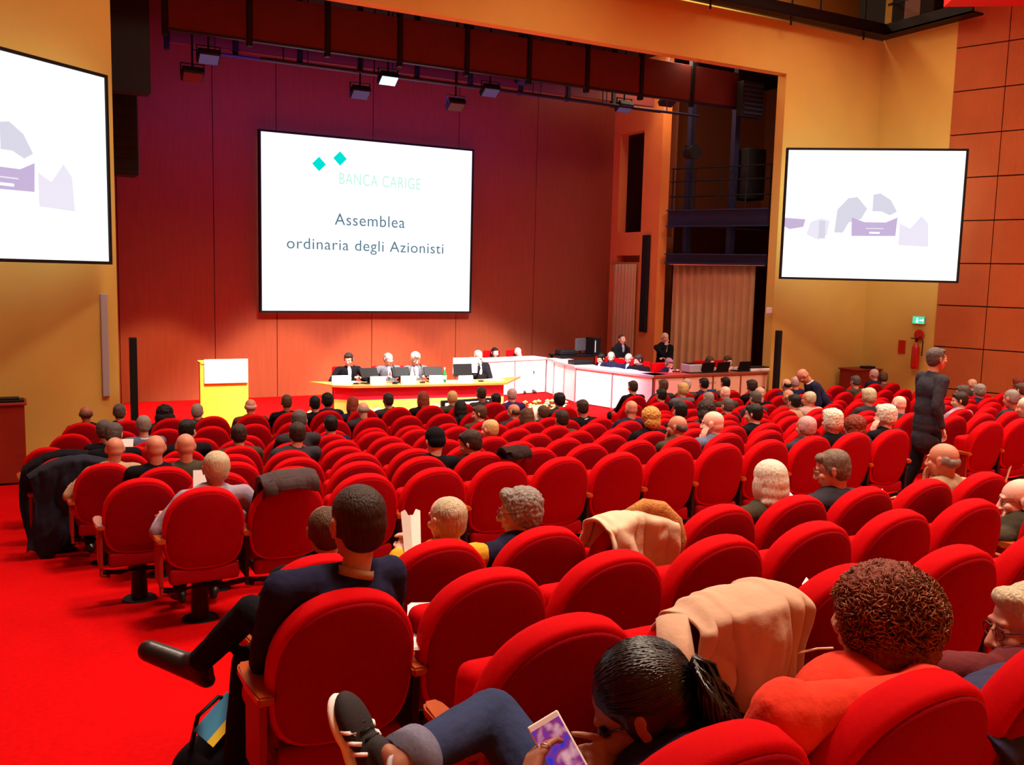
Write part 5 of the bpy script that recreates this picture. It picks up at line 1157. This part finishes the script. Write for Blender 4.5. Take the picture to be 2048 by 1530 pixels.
# bag with a blue and yellow folder on the carpet
bp = V((.72, 3.93, floor_z(3.93)))
o = empty('black_bag', bp, .4, 'black soft bag with a blue and yellow folder on the red carpet', 'bag')
link('bag_body', vox([('e', (0, 0, .10), (.20, .12, .12), Matrix.Identity(3)), ('e', (.05, 0, .16), (.13, .10, .14), Matrix.Identity(3)), ('c', (-.12, 0, .08), (.15, 0, .06), .08, .09)], .010, 3, .015, .1, 'bag_body'), CL['black'], o)
bm = B(); tube(bm, [(-.12, 0, .2), (-.10, -.02, .33), (0, -.02, .38), (.10, -.02, .33), (.13, 0, .22)], .010, 8); obj('handle', bm, M_black, o, True)
bm = B(); box(bm, (0, 0, 0), (.2, .008, .11), .002); f = obj('blue_folder', bm, mat('blue and white printed folder', (70, 150, 196), .5, nscale=0), o); f.location = (-.02, -.06, .30); f.rotation_euler = (-.75, -.6, 0)
bm = B(); box(bm, (0, -.0045, -.038), (.2, .002, .034)); obj('yellow_strip', bm, mat('yellow folder strip', (236, 206, 60), .5), f)
bp = V((1.30, 6.75, floor_z(6.75)))
o = empty('grey_bag', (1.42, 5.0, floor_z(5.0)), 0, 'dark bag with a strap on the carpet beyond the suited knee', 'bag')
link('bag_body', vox([('e', (0, 0, .13), (.20, .12, .14), Matrix.Identity(3)), ('e', (.03, 0, .20), (.14, .09, .10), Matrix.Identity(3))], .010, 3, .015, .1, 'bag_body'), CL['black'], o)
bm = B(); tube(bm, [(-.15, 0, .2), (-.12, -.03, .33), (.05, -.03, .36), (.17, 0, .2)], .009, 8); obj('strap', bm, M_black, o, True)
# walking stick of the seated person at the right edge
p = PD(2033, 880, 6.35); bm = B(); a_, b_ = PD(2036, 885, 6.35), PD(2016, 948, 6.3); tube(bm, [a_, a_.lerp(b_, 1.0), a_.lerp(b_, 1.9)], .012, 8); cyl(bm, a_+V((-.09, -.02, .01)), a_+V((.05, .02, -.01)), .014, n=8)
o = obj('walking_stick', bm, mat('pale wood stick', (190, 130, 100), .4)); tag(o, 'pale walking stick leaning against the seated person in navy at the right', 'walking stick')
build_chairs()
run_vox()
# ---------------------------------------------------------------- light
def area(name, loc, size, power, rgb, target=None, sy=None, spread=None):
    l = bpy.data.lights.new(name, 'AREA'); l.energy = power; l.color = lin(rgb)[:3]; l.shape = 'RECTANGLE'; l.size = size; l.size_y = sy or size
    if spread: l.spread = spread
    o = bpy.data.objects.new(name, l); COL.objects.link(o); o.location = loc
    if target is not None: o.rotation_euler = (V(target)-V(loc)).to_track_quat('-Z', 'Y').to_euler()
    return o
WARM = (255, 232, 204)
for i, (x, y, p, sp_) in enumerate(((3, 3, 300, 110), (9, 3, 300, 110), (15, 4, 300, 120), (3, 8, 300, 115), (9, 8, 300, 115), (15, 8, 300, 120), (2.5, 12, 120, 130), (8.5, 12, 120, 130), (14.5, 12, 170, 130))):
    area('ceiling_light', (x, y, 10.3), 1.6, p*1.12, WARM, spread=radians(sp_))
def spot(name, loc, target, power, rgb, ang, blend=.4, size=.15):
    l = bpy.data.lights.new(name, 'SPOT'); l.energy = power; l.color = lin(rgb)[:3]; l.spot_size = radians(ang); l.spot_blend = blend; l.shadow_soft_size = size
    o = bpy.data.objects.new(name, l); COL.objects.link(o); o.location = loc; o.rotation_euler = (V(target)-V(loc)).to_track_quat('-Z', 'Y').to_euler(); return o
spot('stage_spot_light', (6.0, 12.6, 8.4), (5.9, 16.6, 1.4), 9000, (255, 246, 236), 46, .55)
spot('stage_spot_light', (8.4, 12.6, 8.4), (8.6, 16.6, 1.4), 9000, (255, 246, 236), 46, .55)
spot('lectern_spot_light', (3.4, 12.6, 8.4), (3.3, 16.5, 1.2), 8000, (255, 240, 210), 32, .6)
spot('counter_spot_light', (9.4, 12.6, 8.4), (10.5, 17.4, 1.0), 5200, (255, 244, 250), 32, .5)
spot('pink_spot_light', (10.2, 13.0, 8.0), (11.3, 15.6, .8), 3200, (255, 90, 190), 22, .6)
area('stage_blue_light', (7.0, 17.3, 6.6), 9, 85, (150, 100, 255), (7.0, 20.0, 4.8), .4)
area('gallery_light', (12, 16.4, 10.3), 6, 170, WARM, sy=.5)
for u in (2.6, 5.0, 7.4, 9.8): spot('wall_spot_light', (u, 12.6, 8.4), (u, 20, -.55), 6500 if 4 < u < 8 else 4600, (255, 214, 150), 20, .35)
area('side_stage_light', (13.0, 16.9, 8.0), 1.0, 90, (255, 214, 180), (14.0, 18.2, 3.0))
w = bpy.data.worlds.new('w'); SC.world = w; w.use_nodes = True; w.node_tree.nodes['Background'].inputs[0].default_value = lin((120, 90, 70)); w.node_tree.nodes['Background'].inputs[1].default_value = .1
# ---------------------------------------------------------------- camera
cd = bpy.data.cameras.new('camera'); cam = bpy.data.objects.new('camera', cd); COL.objects.link(cam)
cd.sensor_width = 36; cd.lens = F/2048*36; cd.clip_start = .05; cd.clip_end = 100
M4 = Matrix((r_, u_, -f_)).transposed().to_4x4(); M4.translation = CAMP; cam.matrix_world = M4
SC.camera = cam
SC.view_settings.view_transform = 'Standard'; SC.view_settings.look = 'None'; SC.view_settings.exposure = 0; SC.view_settings.gamma = 1; SC.view_settings.use_curve_mapping = False
print('\n'.join(REPORT)); print('objects', len(bpy.data.objects), 'chairs', len(CHAIRS))
